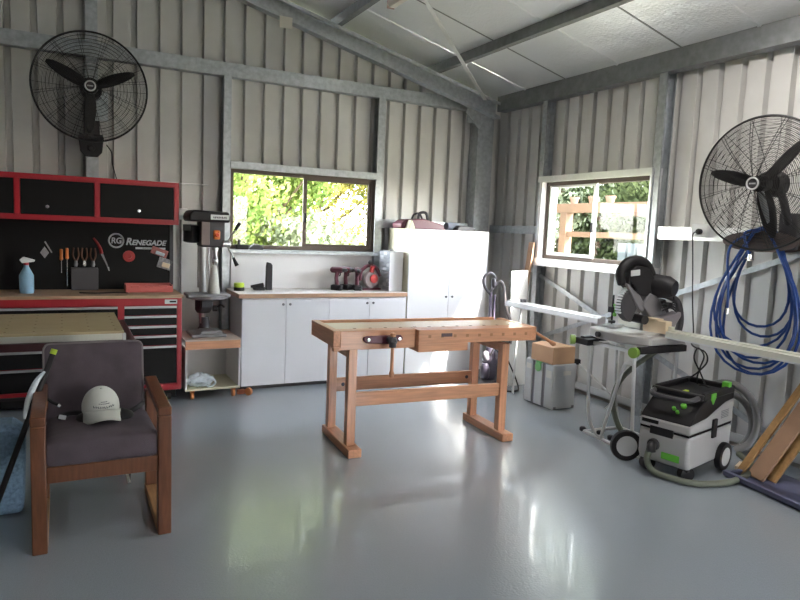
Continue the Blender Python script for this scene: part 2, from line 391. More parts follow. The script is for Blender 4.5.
# end rafter (two channels, mirrored) sits in front of the gable girt
def rafter(y0, y1, name, label, xa, xb):
    b = MB()
    for a, c in ((max(xa, RIDGE), xb), (xa, min(RIDGE, xb))):
        if c - a < .05: continue
        za, zc = raf(a), raf(c); h = .185; t = .008; w = .09
        def slab(yA, yB, d0, d1): b.hexa([(a,yA,za+d0),(c,yA,zc+d0),(c,yB,zc+d0),(a,yB,za+d0),(a,yA,za+d1),(c,yA,zc+d1),(c,yB,zc+d1),(a,yB,za+d1)])
        slab(y1-t, y1, 0, h); slab(y0, y1-t, 0, t); slab(y0, y1-t, h-t, h); slab(y0, y0+t, t, .03); slab(y0, y0+t, h-.03, h-t)
    return steel(name, b, label, 'steel rafter')
rafter(6.50, 6.60, 'beam_1', 'galvanised end rafter sloping down across the gable wall', XL, 4.62)
rafter(2.0, 2.1, 'beam_2', 'galvanised middle rafter over the viewer, out of the picture', XL, 4.62)
b = MB(); b.obox((4.31, 6.585, 2.985), (.19, .012, .17), Mx.Rotation(-.0, 3, 'Y')); b.bar((4.20,6.58,3.03),(4.40,6.58,2.86),.05,.02,(0,1,0)); steel('trim_13', b, 'galvanised knee plate where rafter meets corner column')
b = MB(); b.bar((4.66,2.76,2.98),(4.30,2.76,3.36),.10,.05,(0,1,0)); steel('trim_14', b, 'galvanised knee brace under the roof beyond the wall fan')
# purlins
for i, x in enumerate((3.73, 2.53, 1.33, .13, -1.2, -2.4)):
    z = raf(x) + .185
    steel('beam_%d' % (i+3), MB().chan((x,YF,z),(x,YB-.01,z), X_, Z_, .065, .095, t=.005), ['galvanised roof purlin nearest the side wall', 'galvanised roof purlin that holds the strip lamp end', 'galvanised roof purlin third from the side wall', 'galvanised roof purlin under the ridge', 'galvanised roof purlin past the ridge', 'galvanised roof purlin farthest from the side wall'][i], 'roof purlin', mt=galv_dk)
# brace straps
b = MB(); p0 = V((4.43, 6.55, raf(4.43)+.24)); p1 = V((2.935, 5.241, 0)); p1 = p0 + (p1-p0)*1.6; p1.z = raf(p1.x)+.15; p0.z = raf(p0.x)+.15
b.bar(p0, p1, .04, .004); steel('trim_15', b, 'pale flat brace strap crossing below the roof purlins', 'brace strap', mt=alu)
b = MB(); b.bar((4.765,5.95,1.24),(4.765,2.70,.09),.05,.004,(1,0,0)); steel('trim_16', b, 'galvanised brace strap falling from the side window towards the extractor', 'brace strap')
b = MB(); b.bar((4.755,6.55,.16),(4.755,2.70,1.625),.045,.004,(1,0,0)); steel('trim_17', b, 'galvanised brace strap rising from the corner to the hose hanger', 'brace strap')
b = MB(); p = P(286,22,Y=6.497); b.box((p.x-.065,6.493,p.z-.06),(p.x+.065,6.499,p.z+.05))
tag(b.build('paper_tag', paper), 'pale paper label stuck on the sloping end rafter', 'label')
# window trims: head, sill, jamb liners
b = MB(); b.box((1.50,6.66,2.165),(3.13,6.88,2.235)); steel('trim_18', b, 'galvanised head channel over the back window', mt=galv)
b = MB(); b.box((1.50,6.60,1.318),(3.20,6.88,1.352)); steel('trim_19', b, 'galvanised steel sill under the back window', mt=galv)
b = MB(); b.box((4.66,4.20,2.20),(4.88,5.78,2.262)); steel('trim_20', b, 'galvanised head channel over the side window', mt=alu)
b = MB(); b.box((4.64,4.14,1.29),(4.88,5.84,1.368)); steel('trim_21', b, 'bright galvanised sill under the side window', mt=alu)
b = MB(); b.box((4.665,5.70,1.368),(4.88,5.745,2.20)); steel('trim_22', b, 'pale jamb liner of the side window nearest the corner', mt=whitep)
b = MB(); b.box((4.665,4.205,1.368),(4.88,4.225,2.20)); steel('trim_23', b, 'pale jamb liner of the side window nearest the fan', mt=alu)

def window(name, label, axis, u0, u1, z0, z1, f0, fm, mid, sash_side):
    """sliding window: outer frame, fixed pane, sliding sash; f0 = inner face coordinate"""
    r = thing(name, label, 'window', kind='structure')
    def bx(b, ua, ub, za, zb, da, db):
        if axis == 'x': b.box((ua, f0+da, za), (ub, f0+db, zb))
        else: b.box((f0+da, ua, za), (f0+db, ub, zb))
    fw = .038
    b = MB(); bx(b,u0,u1,z0,z0+fw,0,.07); bx(b,u0,u1,z1-fw,z1,0,.07); bx(b,u0,u0+fw,z0+fw,z1-fw,0,.07); bx(b,u1-fw,u1,z0+fw,z1-fw,0,.07)
    b.build('window_frame', fm[0], r, bev=.003)
    a0, a1 = (mid-.02, u1-fw) if sash_side > 0 else (u0+fw, mid+.02)
    o0, o1 = (u0+fw, mid) if sash_side > 0 else (mid, u1-fw)
    sw = .042
    b = MB(); bx(b,a0,a0+sw,z0+fw,z1-fw,.012,.034); bx(b,a1-sw,a1,z0+fw,z1-fw,.012,.034); bx(b,a0+sw,a1-sw,z0+fw,z0+fw+sw*.8,.012,.034); bx(b,a0+sw,a1-sw,z1-fw-sw*.6,z1-fw,.012,.034)
    s = b.build('sash', fm[1], r, bev=.002)
    b = MB(); bx(b,a0+sw-.004,a1-sw+.004,z0+fw+.02,z1-fw-.02,.021,.025); b.build('pane', GL, s, smooth=False)
    b = MB(); bx(b,o0,o1,z0+fw,z1-fw,.045,.049); b.build('pane', GL, r, smooth=False)
    lo = a0 if sash_side > 0 else a1-sw
    b = MB(); bx(b, lo+.006, lo+.036, z0+.30, z0+.40, -.012, .014); b.build('latch', blkp, s, bev=.004)
    return r
window('window_1', 'bronze framed sliding window above the worktop', 'x', 1.51, 3.135, 1.355, 2.165, 6.735, (bronze, bronze), 2.315, 1)
window('window_2', 'aluminium framed sliding window beside the mitre saw', 'y', 4.225, 5.70, 1.37, 2.20, 4.73, (bronze, alu), 4.97, 1)

# ------------------------------------------------------------------ base cabinets, worktop, splash panel
YC = 6.16
def door(parent, x0, x1, z0, z1, y, kx, kz, mt=white, nm='door'):
    b = MB(); b.box((x0,y,z0),(x1,y+.018,z1)); d = b.build(nm, mt, parent, bev=.0015, segs=1)
    b = MB(); b.lathe([(.005,0),(.006,.012),(.012,.016),(.013,.024),(.009,.029)], (kx,y,kz), (0,-1,0), 16); b.build('knob', mat('cabinet_knob', (.16,.16,.17), .35, .7), d)
xs = [1.512, 1.9475, 2.400, 2.851, 3.285]
for (i0, i1, lab) in ((0, 2, 'white two-door base cabinet beside the drill press cart'), (2, 4, 'white two-door base cabinet beside the tall cabinet')):
    r = thing('base_cabinet', lab, 'cabinet', (0,0,0), group='white base cabinets under the worktop')
    x0, x1 = xs[i0], xs[i1]
    b = MB(); b.box((x0,YC+.019,.055),(x0+.016,6.66,.905)); b.box((x1-.016,YC+.019,.055),(x1,6.66,.905)); b.box((x0+.016,YC+.03,.055),(x1-.016,6.66,.071)); b.box((x0+.016,6.65,.071),(x1-.016,6.66,.905)); b.box((x0+.016,YC+.03,.48),(x1-.016,6.64,.496))
    b.build('carcass', white, r, bev=.001, segs=1)
    b = MB(); b.box((x0,YC+.06,0),(x1,6.6,.055)); b.build('plinth', dkgrey, r)
    xm = xs[i0+1]
    door(r, x0+.001, xm-.0015, .045, .905, YC, xm-.035, .845); door(r, xm+.0015, x1-.001, .045, .905, YC, xm+.035, .845)
b = MB(); b.mat(0).box((1.475,YC-.025,.908),(3.282,6.675,.948)); b.mat(1).box((1.473,YC-.027,.948),(3.282,6.675,.952))
tag(b.build('worktop', [mat('worktop_edge', (.42,.25,.16), .5, var=.1, vs=6), mat('worktop_laminate', (.78,.72,.68), .3)], bev=.001, segs=1), 'long pale worktop with brown timber edge under the back window', 'worktop')
b = MB(); b.box((1.52,6.682,.953),(3.10,6.694,1.315)); tag(b.build('splash_panel', whitep), 'plain white splash panel between worktop and window sill', 'panel')
b = MB(); b.box((4.795,6.80,0),(4.90,6.90,3.3)); steel('trim_25', b, 'added corner flashing that blocks a light leak outside the shed walls')  # added outside the corner to stop light leaking in
b = MB(); b.box((4.30,6.74,.10),(4.378,6.755,1.60)); b.box((4.625,6.74,.10),(4.66,6.755,1.60)); tag(b.build('trim_24', whitep), 'pale strips beside the corner column, coloured as lit wall', 'panel', kind='structure')  # white strips put the lit look of the wall sheets into colour

# tall cabinet
r = thing('tall_cabinet', 'tall white two-door storage cabinet in the corner', 'cabinet')
b = MB(); x0, x1 = 3.300, 4.315
b.box((x0,YC+.02,.05),(x0+.016,6.68,1.635)); b.mat(1).box((x1-.016,YC+.02,.05),(x1,6.68,1.635)); b.box((x0+.016,YC+.02,1.619),(x1-.016,6.68,1.635)); b.box((x0+.016,YC+.02,.05),(x1-.016,6.68,.07)); b.box((x0+.016,6.668,.07),(x1-.016,6.68,1.619))
b.build('carcass', [cream, white], r, bev=.001, segs=1)  # cream side panel paints the yellow window light falling on it
b = MB(); b.box((x0,YC+.06,0),(x1,6.62,.05)); b.build('plinth', dkgrey, r)
xm = 3.815
door(r, x0, xm-.0015, .045, 1.635, YC, xm-.04, .90); door(r, xm+.0015, x1, .045, 1.635, YC, xm+.04, .90)

# things on the tall cabinet
r = thing('tool_case', 'dark tool case with curved handle lying on the tall cabinet', 'case', (3.53,6.42,1.635))
b = MB(); b.prism([(-.26,0),(.30,0),(.27,.055),(.02,.115),(-.20,.10),(-.27,.05)], (0,-.11,0), X_, Z_, (0,.22,0)); b.build('body', maroon, r, bev=.012)
b = MB(); b.tube(smooth_path([(-.03,-.06,.10),(-.02,-.06,.17),(.06,-.06,.18),(.09,-.06,.10)]), .016, 8); b.build('handle', blkp, r); b = MB(); b.tube(smooth_path([(-.05,.06,.10),(-.02,.06,.16),(.05,.06,.17),(.09,.06,.10)]), .012, 8); b.build('handle', blkp, r)
r = thing('paper_bag', 'crumpled cream paper bag on the tall cabinet beside the dark case', 'bag', (3.20+.06,6.45,1.635))
r.location.x = 3.40
b = MB(); b.prism([(-.085,0),(.0,0),(-.02,.05),(-.045,.10),(-.07,.06)], (0,-.2,0), X_, Z_, (0,.1,0)); b.build('body', cream, r, bev=.008); r.location.y = 6.43
r = thing('roll_bundle', 'grey and blue rolled strips lying at the corner end of the tall cabinet', 'roll', (3.98,6.36,1.635))
b = MB(); b.lathe([(.001,0),(.045,.0),(.045,.16),(.001,.16)], (-.08,.06,.045), (1,.15,0), 16); b.build('roll', mat('blue_grey_cloth', (.26,.28,.34), .7), r)
b = MB(); b.prism([(0,0),(.24,0),(.26,.02),(.2,.05),(.04,.06),(0,.03)], (.0,-.06,0), X_, Z_, (0,.13,0)); b.build('folded_cloth', dkgrey, r, bev=.01)

# things on the worktop and sill
r = thing('small_parts_organiser', 'white small parts organiser with many clear drawers beside the tall cabinet', 'drawer organiser', (3.125,6.40,.952), rz=-PI/2)
b = MB(); w_, d_, h_ = .26, .16, .43
b.box((-w_/2,0,0),(-w_/2+.006,d_,h_)); b.box((w_/2-.006,0,0),(w_/2,d_,h_)); b.box((-w_/2+.006,0,h_-.006),(w_/2-.006,d_,h_)); b.box((-w_/2+.006,0,0),(w_/2-.006,d_,.006)); b.box((-w_/2+.006,d_-.005,.006),(w_/2-.006,d_,h_-.006))
b.build('shell', white, r, bev=.001, segs=1)
for i in range(3):
    for j in range(10):
        xa = -w_/2+.008+i*.0818; za = .009+j*.0415
        b = MB(); b.box((xa,.004,za),(xa+.078,d_-.01,za+.036)); b.box((xa+.03,-.006,za+.014),(xa+.048,.004,za+.020))
        b.build('drawer', drawercl if (i*3+j) % 4 else greyw, r)
b = MB(); b.lathe([(.02,0),(.022,.01),(.012,.02)], (.0,.08,h_)); b.build('knob', midgrey, r)
def drill_driver(x, y, rz, lab):
    r = thing('cordless_drill', lab, 'drill', (x,y,.952), rz, 'cordless drills standing on the worktop')
    b = MB(); b.box((-.045,-.06,0),(.045,.06,.058)); b.build('battery', blkp, r, bev=.012)
    b = MB(); b.tube([(0,.0,.055),(0,.01,.13),(0,.0,.19)], [.024,.020,.024], 12); b.build('grip', maroon, r)
    b = MB(); b.lathe([(.02,-.075),(.032,-.06),(.034,.04),(.026,.06)], (0,0,.215), (0,-1,0), 18); b.build('body', maroon, r)
    b = MB(); b.lathe([(.024,.058),(.024,.075),(.019,.1),(.009,.112)], (0,0,.215), (0,-1,0), 16); b.build('chuck', dkgrey, r)
    b = MB(); b.tube(smooth_path([(0,-.03,.185),(0,-.034,.165),(0,-.022,.15)],4), .006, 6); b.build('trigger', blkp, r)
    return r
drill_driver(2.59,6.44,.9,'maroon cordless drill standing farthest from the small parts organiser')
drill_driver(2.71,6.48,.5,'maroon cordless drill standing between two others on the worktop')
drill_driver(2.81,6.41,-.2,'maroon cordless drill standing beside the red circular saw')
r = thing('circular_saw', 'hand-held circular saw with red guard beside the cordless drills', 'saw', (2.98,6.46,.952), .1)
b = MB(); b.box((-.10,-.05,0),(.12,.06,.02)); b.build('base_plate', maroon, r, bev=.006)
b = MB(); b.lathe([(.03,0),(.095,.004),(.10,.03),(.08,.05),(.03,.055)], (0,.0,.115), (0,-1,0), 28); b.build('blade_guard', mat('smoke_grey_guard', (.30,.24,.25), .35), r)
b = MB(); b.lathe([(.012,0),(.045,.002),(.047,.018),(.02,.024)], (.015,-.055,.125), (0,-1,0), 20); b.build('hub', redp, r)
b = MB(); b.tube(smooth_path([(-.12,0,.10),(-.11,0,.2),(-.02,0,.265),(.08,0,.235),(.13,0,.15)]), .020, 10); b.build('handle', maroon, r)
b = MB(); b.obox((.0,-.045,.225),(.05,.03,.075), Mx.Rotation(.2,3,'Y')); b.build('motor_housing', redp, r, bev=.012)
b = MB(); b.lathe([(.02,0),(.024,.03),(.01,.045)], (0,0,.275)); b.build('knob', dkgrey, r)
r = thing('tape_measure', 'lime and black tape puck on the worktop end beside the drill press', 'tape', (1.55,6.45,.952))
b = MB(); b.lathe([(.05,0),(.052,.008),(.052,.03),(.05,.034)], (0,0,0), n=24); b.build('case', blkp, r)
b = MB(); b.lathe([(.046,.034),(.05,.04),(.05,.072),(.045,.078)], (0,0,0), n=24); b.build('cover', lime, r)
r = thing('glue_stand', 'small black glue gun on the worktop beside the upright black holder', 'tool', (1.77,6.50,.952))
b = MB(); b.box((-.06,-.03,0),(.05,.03,.03)); b.tube([(-.09,0,.035),(.04,0,.05)], [.012,.024], 10); b.build('body', blkp, r, bev=.004)
r = thing('upright_holder', 'slim black upright holder standing against the white splash panel', 'holder', (1.862,6.50,.952))
b = MB(); b.prism([(-.03,0),(.035,0),(.035,.25),(.02,.275),(-.02,.285),(-.028,.24)], (0,-.02,0), X_, Z_, (0,.04,0)); b.build('body', blkp, r, bev=.006)
r = thing('sanding_block', 'dark box with upright knob on the back window sill', 'tool', (1.62,6.68,1.352))
b = MB(); b.box((-.055,-.03,0),(.075,.03,.05)); b.build('body', blkp, r, bev=.008)
b = MB(); b.lathe([(.014,.05),(.016,.08),(.012,.10)], (-.02,0,0)); b.build('knob', dkgrey, r)
r = thing('hand_plane', 'small dark hand plane on the back window sill', 'tool', (1.775,6.675,1.352))
b = MB(); b.prism([(-.07,0),(.07,0),(.075,.03),(.03,.055),(-.04,.05),(-.072,.02)], (0,-.025,0), X_, Z_, (0,.05,0)); b.build('body', dkgrey, r, bev=.006)
b = MB(); b.box((-.03,-.012,.05),(.02,.012,.062)); b.build('lever', castgrey, r)

# ------------------------------------------------------------------ red tool bench with overhead cabinet
TX0, TX1 = -.93, .935
r = thing('tool_bench', 'red steel tool bench with black drawers and timber top', 'tool bench')
b = MB(); b.box((TX0,6.02,.10),(TX1,6.62,.935)); b.mat(1).box((TX0+.04,6.06,.03),(TX1-.04,6.6,.10))
for x in (TX0, .412, TX1-.04): b.mat(0).box((x,6.0,.115),(x+(.046 if x == .412 else .04),6.02,.935))
b.box((TX0+.04,6.0,.875),(.412,6.02,.935)); b.box((.458,6.0,.875),(TX1-.04,6.02,.935)); b.box((TX0+.04,6.0,.115),(.412,6.02,.165)); b.box((.458,6.0,.115),(TX1-.04,6.02,.165))
b.build('body', [red, blk], r, bev=.002, segs=1)
def drawer(x0, x1, zt, zb):
    b = MB(); b.box((x0+.004,6.003,zb+.004),(x1-.004,6.025,zt-.022)); d = b.build('drawer', blk, r, bev=.002, segs=1)
    b = MB(); b.prism([(0,0),(-.016,-.002),(-.018,-.018),(-.012,-.018),(-.010,-.006),(0,-.006)], (x0+.004,6.010,zt-.003), Y_, Z_, (x1-x0-.008,0,0)); b.build('handle', dull_steel, d)
zz = [.868,.783,.693,.605,.512,.165]
for a, c in zip(zz, zz[1:]): drawer(.458, TX1-.04, a, c)
zz = [.868,.72,.51,.36,.165]
for a, c in zip(zz, zz[1:]): drawer(TX0+.04, .412, a, c)
b = MB(); b.box((TX0-.01,5.985,.936),(TX1+.012,6.63,.962)); b.build('timber_top', mat('bench_timber', (.46,.30,.19), .5, var=.15, vs=5, stretch=(1.5,14,14)), r, bev=.002, segs=1)
b = MB(); b.box((.79,5.9965,.885),(.895,6.0,.922)); pl = b.build('nameplate', dull_steel, r)
b = MB(); b.box((.83,5.9955,.897),(.885,5.9965,.911)); b.build('nameplate_mark', blk, pl)
for x in (TX0+.1, TX1-.1):
    for y in (6.08, 6.5):
        b = MB(); b.cyl((x-.015,y,.035),(x+.015,y,.035),.035); b.box((x-.02,y-.02,.035),(x+.02,y+.02,.05)); b.build('castor', blkp, r)
r = thing('pegboard', 'black back panel with silver lettering standing behind the red tool bench', 'panel')
b = MB(); b.box((TX0+.02,6.54,.963),(TX1-.03,6.56,1.575)); b.mat(1).box((TX1-.03,6.52,.963),(TX1+.0,6.58,1.575)); b.build('board', [blk, dkgrey], r)
RX = (PI/2, 0, 0)
text('ENEGADE', .066, 'lettering', decal, r, (.716,6.538,1.397), RX, .0008, 1.02, .25, .0022)
text('R', .088, 'lettering', decal, r, (.540,6.538,1.404), RX, .0008, .95, .25, .003)
b = MB(); pts = [V((.435+.062*math.cos(t*PI/24), 6.538, 1.412+.062*math.sin(t*PI/24))) for t in range(48)]; b.tube(pts, .0075, 6, closed=True); b.build('emblem_ring', decal, r)
text('RG', .075, 'emblem_letters', decal, r, (.436,6.538,1.410), RX, .0008, .9, .1, .002)
b = MB(); b.box((.60,6.537,1.338),(.865,6.5395,1.356)); b.build('emblem_strip', decal, r)
text('INDUSTRIAL', .016, 'lettering', blk, r, (.735,6.5362,1.347), RX, .0005, 1.7)
r = thing('overhead_cabinet', 'red steel overhead cabinet with black lift-up doors', 'cabinet')
b = MB(); y0, y1, z0, z1 = 6.22, 6.56, 1.577, 1.955
b.box((TX0,y0,z0),(TX1,y1,z0+.012)); b.box((TX0,y0,z1-.012),(TX1,y1,z1)); b.box((TX0,y1-.01,z0+.012),(TX1,y1,z1-.012)); b.box((TX0,y0,z0+.012),(TX0+.012,y1-.01,z1-.012)); b.box((TX1-.012,y0,z0+.012),(TX1,y1-.01,z1-.012))
b.box((TX0,6.195,z0),(TX1,6.22,z0+.042)); b.box((TX0,6.195,z1-.042),(TX1,6.22,z1))
for x in (TX0, -.35, .244, TX1-.042): b.box((x,6.195,z0+.042),(x+.042,6.22,z1-.042))
b.build('body', red, r, bev=.002, segs=1)
for x0, x1 in ((TX0+.042,-.35),(-.308,.244),(.286,TX1-.042)):
    b = MB(); b.box((x0+.004,6.203,z0+.046),(x1-.004,6.219,z1-.046)); d = b.build('door', blk, r, bev=.002, segs=1)
    xc = .60 if x1 > .5 else (x0+x1)/2-.08
    b = MB(); b.lathe([(.012,0),(.016,.004),(.014,.008),(.004,.009)], (xc,6.203,1.69), (0,-1,0), 18); b.build('lock', silver, d)
b = MB(); b.tube([(.55,6.40,1.962),(1.24,6.44,1.966)], .006, 6)
tag(b.build('thin_rod', greyw), 'thin pale rod lying across the overhead cabinet end', 'rod')
# hung tools
r = thing('corner_square', 'small shiny square hung on the black panel', 'tool', (-.145,6.525,1.24))
b = MB(); b.prism([(0,.0),(.035,.05),(0,.105),(-.035,.05)], (0,0,0), X_, Z_, (0,.006,0)); b.build('plate', silver, r)
b = MB(); b.obox((.03,-.004,.10),(.012,.01,.11), Mx.Rotation(-.5,3,'Y')); b.build('blade', silver, r)
def screwdriver(x, lab, zt, L):
    r = thing('screwdriver', lab, 'screwdriver', (x,6.522,zt), group='screwdrivers hung on the black panel')
    b = MB(); b.lathe([(.010,0),(.014,-.01),(.013,-.06),(.016,-.09),(.008,-.10)], (0,0,0), n=12); b.build('handle', orangeh, r)
    b = MB(); b.cyl((0,0,-.10),(0,0,-.10-L),.0035, n=8); b.build('shaft', silver, r)
screwdriver(-.015,'short orange-handled screwdriver on the black panel',1.325,.11)
screwdriver(.03,'long orange-handled screwdriver on the black panel',1.335,.24)
b = MB()
r = thing('tool_pouch', 'dark tool holder box standing against the black panel', 'holder', (.17,6.49,.962))
b = MB(); b.box((-.11,-.03,0),(.11,.03,.20)); b.build('body', dkgrey, r, bev=.004)
for i, (x, lab) in enumerate(((.10,'brown-handled pliers hung nearest the screwdrivers'),(.17,'brown-handled pliers hung in the middle of the three'),(.24,'brown-handled pliers hung nearest the red-handled saw'))):
    r = thing('pliers', lab, 'pliers', (x,6.517,1.19), group='pliers hung on the black panel')
    b = MB(); b.tube(smooth_path([(-.004,0,.03),(-.022,0,.08),(-.016,0,.15)]), .007, 8); b.tube(smooth_path([(.004,0,.03),(.022,0,.08),(.016,0,.15)]), .007, 8); b.build('handle', mat('brown_grip', (.12,.045,.02), .5), r)
    b = MB(); b.lathe([(.012,-.02),(.018,.0),(.012,.035)], (0,0,0), n=10); b.build('jaws', silver if i == 1 else castgrey, r)
r = thing('pruning_saw', 'red-handled curved saw hung on the black panel', 'saw', (.33,6.522,1.16))
b = MB(); b.tube(smooth_path([(-.085,0,.27),(-.055,0,.23),(-.03,0,.18),(-.018,0,.13)]), [.008+.0003*i for i in range(25)], 10); b.build('handle', mat('dark_red_grip', (.30,.02,.02), .5), r)
b = MB(); b.prism([(-.03,.135),(-.005,.13),(.02,.06),(.045,-.01),(.035,-.01),(.01,.05)], (0,-.002,0), X_, Z_, (0,.004,0)); b.build('blade', castgrey, r)
b = MB(); b.prism([(.028,.01),(.042,.01),(.048,-.025),(.038,-.025)], (0,-.003,0), X_, Z_, (0,.006,0)); b.build('tip', silver, r)
r = thing('tape_roll', 'bright red tape roll hung on the black panel under the lettering', 'tape roll', (.541,6.52,1.272))
b = MB(); b.lathe([(.024,-.018),(.05,-.018),(.052,.018),(.024,.018),(.024,-.018)], (0,0,0), (0,-1,0), 28); b.build('roll', redp, r)
def packet(x, z, w, h, rot, m1, lab, w2):
    r = thing('blister_packet', lab, 'packet', (x,6.524,z), group='packets hung on the black panel'); R = Mx.Rotation(rot,3,'Y')
    b = MB(); b.obox((0,0,0),(w,.008,h),R); b.build('card', m1, r, bev=.003)
    b = MB(); b.obox(R@V((.01,-.008,-.012)),(w*.55,.012,h*.45),R); b.build('blister', w2, r, bev=.004)
packet(.81,1.315,.15,.07,.35,mat('red_packet', (.40,.13,.12), .4, var=.35, vs=40),'red and white packet hung under the lettering',clearb)
packet(.86,1.205,.13,.10,.30,mat('grey_packet', (.32,.30,.31), .4, var=.4, vs=40),'grey packet with tan contents hung lowest on the black panel',pale)
r = thing('socket_tray', 'faded red open tray on the tool bench top', 'tray', (.69,6.30,.962))
b = MB(); b.box((-.20,-.07,0),(.20,.07,.012)); b.box((-.20,-.07,.012),(.20,-.06,.06)); b.box((-.20,.06,.012),(.20,.07,.075)); b.box((-.20,-.06,.012),(-.19,.06,.07)); b.box((.19,-.06,.012),(.20,.06,.07)); b.build('tub', salmon, r, bev=.005)
for x in (-.12,0,.12):
    b = MB(); b.box((x-.035,-.075,.045),(x+.035,-.05,.066)); b.build('latch', salmon, r, bev=.004)
r = thing('bottle_spray', 'blue spray bottle with white and red trigger on the tool bench', 'bottle', (-.275,6.25,.962)); r.name = 'spray_bottle'
b = MB(); b.lathe([(.05,0),(.055,.02),(.055,.15),(.02,.22),(.016,.25)], (0,0,0), n=24); b.build('bottle', bbottle, r)
b = MB(); b.prism([(-.03,0),(.06,.015),(.065,.03),(-.02,.055),(-.05,.03)], (0,-.012,.25), X_, Z_, (0,.024,0)); b.build('trigger', greyw, r, bev=.004)
b = MB(); b.lathe([(.018,0),(.02,.02)], (0,0,.235), n=16); b.build('collar', redp, r)
b = MB(); b.tube(smooth_path([(.12,6.2,.968),(.25,6.15,.968),(.40,6.2,.968),(.5,6.15,.968)]), .006, 6); tag(b.build('dark_cable', wireblk), 'short black cable lying on the tool bench top', 'cable')
r = thing('power_outlet', 'white power outlet on the wall between overhead cabinet and drill press', 'power outlet', (1.035,6.715,1.705), group='white power outlets')
b = MB(); b.box((-.055,-.04,-.035),(.055,.0,.035)); b.build('housing', greyw, r, bev=.006)
b = MB(); b.cyl((.0,-.04,0),(.0,-.046,0),.02); b.build('socket', whitep, r)

# ------------------------------------------------------------------ folding table in front of the tool bench
r = thing('folding_table', 'low black-legged work table with ply top behind the armchair', 'table', (-.22,5.28,0))
b = MB(); b.box((-.70,-.49,.833),(.585,.49,.85)); b.build('tabletop', mat('ply_grid_top', (.50,.40,.23), .55, var=.08, vs=6, stretch=(1,12,12)), r, bev=.001, segs=1)
b = MB()
for i in range(8):
    for j in range(6): b.cyl((-.62+i*.165,-.40+j*.16,.8501),(-.62+i*.165,-.40+j*.16,.8506),.007,n=8)
b.build('bolt_holes', mat('hole_shadow', (.16,.11,.06), .8), r)
b = MB(); b.box((-.70,-.49,.79),(.575,-.475,.832)); b.box((-.70,.475,.79),(.575,.49,.832)); b.box((.56,-.475,.79),(.575,.475,.832)); b.box((-.70,-.475,.79),(-.685,.475,.832)); b.build('rail', alu_cream, r)
b = MB(); b.box((.578,-.49,.785),(.598,-.46,.832)); b.build('end_clip', greyw, r)
b = MB(); b.box((-.70,-.50,.735),(.66,-.455,.785)); b.box((-.70,.455,.735),(.66,.50,.785)); b.box((.62,-.455,.735),(.66,.455,.785)); b.build('frame', plum, r, bev=.002)
for x, s in ((.54,1),(-.62,-1)):
    for y0, y1 in ((-.47,.40),(.47,-.40)):
        b = MB(); b.bar((x+s*.0,y0,.74),(x+s*.02 + (.02 if y0 > 0 else 0),y1,.02),.03,.03,(1,0,0)); l = b.build('leg', blkp, r)
        b = MB(); b.box((x-.022+s*.02,y1-.03,0),(x+.042+s*.02,y1+.03,.03)); b.build('foot', blkp, l, bev=.004)
b = MB(); b.bar((-.62,-.2,.35),(.54,-.2,.35),.02,.02); b.build('crossbar', blkp, r)
b = MB(); b.bar((.56,-1.13,.02),(.50,-.40,.42),.02,.02); b.bar((.56,-1.13,.02),(.585,-.95,.14),.018,.018); b.bar((.585,-.95,.14),(.52,-.9,.15),.018,.018); b.build('stay', blkp, r)
b = MB(); b.cyl((.56,-1.15,.012),(.545,-1.02,.095),.011); b.build('stay_tip', silver, r)

# ------------------------------------------------------------------ armchair
r = thing('armchair', 'timber-framed armchair with plum-grey cushions', 'armchair')
CX0, CX1, CYF, CYR = -.150, .482, 3.39, 4.02; AZ = .675
for s, x0, x1 in ((0, CX0, CX0+.066), (1, CX1-.066, CX1)):
    b = MB(); b.prism([(0,.0),(.062,0),(.062,AZ-.045),(0,AZ-.045)], (x0,CYF,.0), Y_, Z_, (x1-x0,0,0)); b.build('leg', chairw, r, bev=.006)
    b = MB(); b.prism([(0,.052),(.060,.052),(.060,AZ-.045),(0,AZ-.045)], (x0,CYR-.06,0), Y_, Z_, (x1-x0,0,0)); b.build('leg', chairw, r, bev=.006)
    b = MB(); b.prism([(0,AZ-.045),(.63,AZ-.015),(.63,AZ+.025),(0,AZ)], (x0,CYF,0), Y_, Z_, (x1-x0,0,0)); b.build('armrest', chairw, r, bev=.006)
    b = MB(); b.box((x0,CYF+.062,0),(x1,CYR,.05)); b.build('runner', chairw_l, r, bev=.004)
b = MB(); b.box((CX0+.066,CYF+.01,.345),(CX1-.066,CYF+.045,.425)); b.build('front_rail', chairw, r, bev=.004)
b = MB(); b.box((CX0+.066,CYR-.05,.30),(CX1-.066,CYR-.015,.40)); b.box((CX0+.066,CYF+.045,.36),(CX0+.09,CYR-.05,.40)); b.box((CX1-.09,CYF+.045,.36),(CX1-.066,CYR-.05,.40)); b.build('seat_frame', chairw, r, bev=.003)
def cushion(name, c, sz, R, parent, puff=.012, mt=seatf, rad=.035):
    """rounded upholstered block with a piping seam"""
    bm = bmesh.new(); bmesh.ops.create_cube(bm, size=1)
    bmesh.ops.subdivide_edges(bm, edges=bm.edges, cuts=9, use_grid_fill=True)
    h = V(sz)/2
    for v in bm.verts:
        q = V((v.co.x*2, v.co.y*2, v.co.z*2)); p = V((q.x*h.x, q.y*h.y, q.z*h.z))
        inner = V((max(-h.x+rad, min(h.x-rad, p.x)), max(-h.y+rad, min(h.y-rad, p.y)), max(-h.z+rad, min(h.z-rad, p.z))))
        d = p - inner
        if d.length > 1e-6: p = inner + d.normalized()*min(rad, d.length)
        p.z += (puff*(1-q.x**2)*(1-q.y**2)*q.z)
        v.co = V(c) + R @ p
    mb = MB(); mb.bm.free(); mb.bm = bm
    o = mb.build(name, mt, parent, ang=60)
    return o
I3 = Mx.Identity(3)
RS_ = Mx.Rotation(-.06, 3, 'X')
seat = cushion('seat', (.166,3.70,.467), (.515,.60,.14), RS_, r, .016)
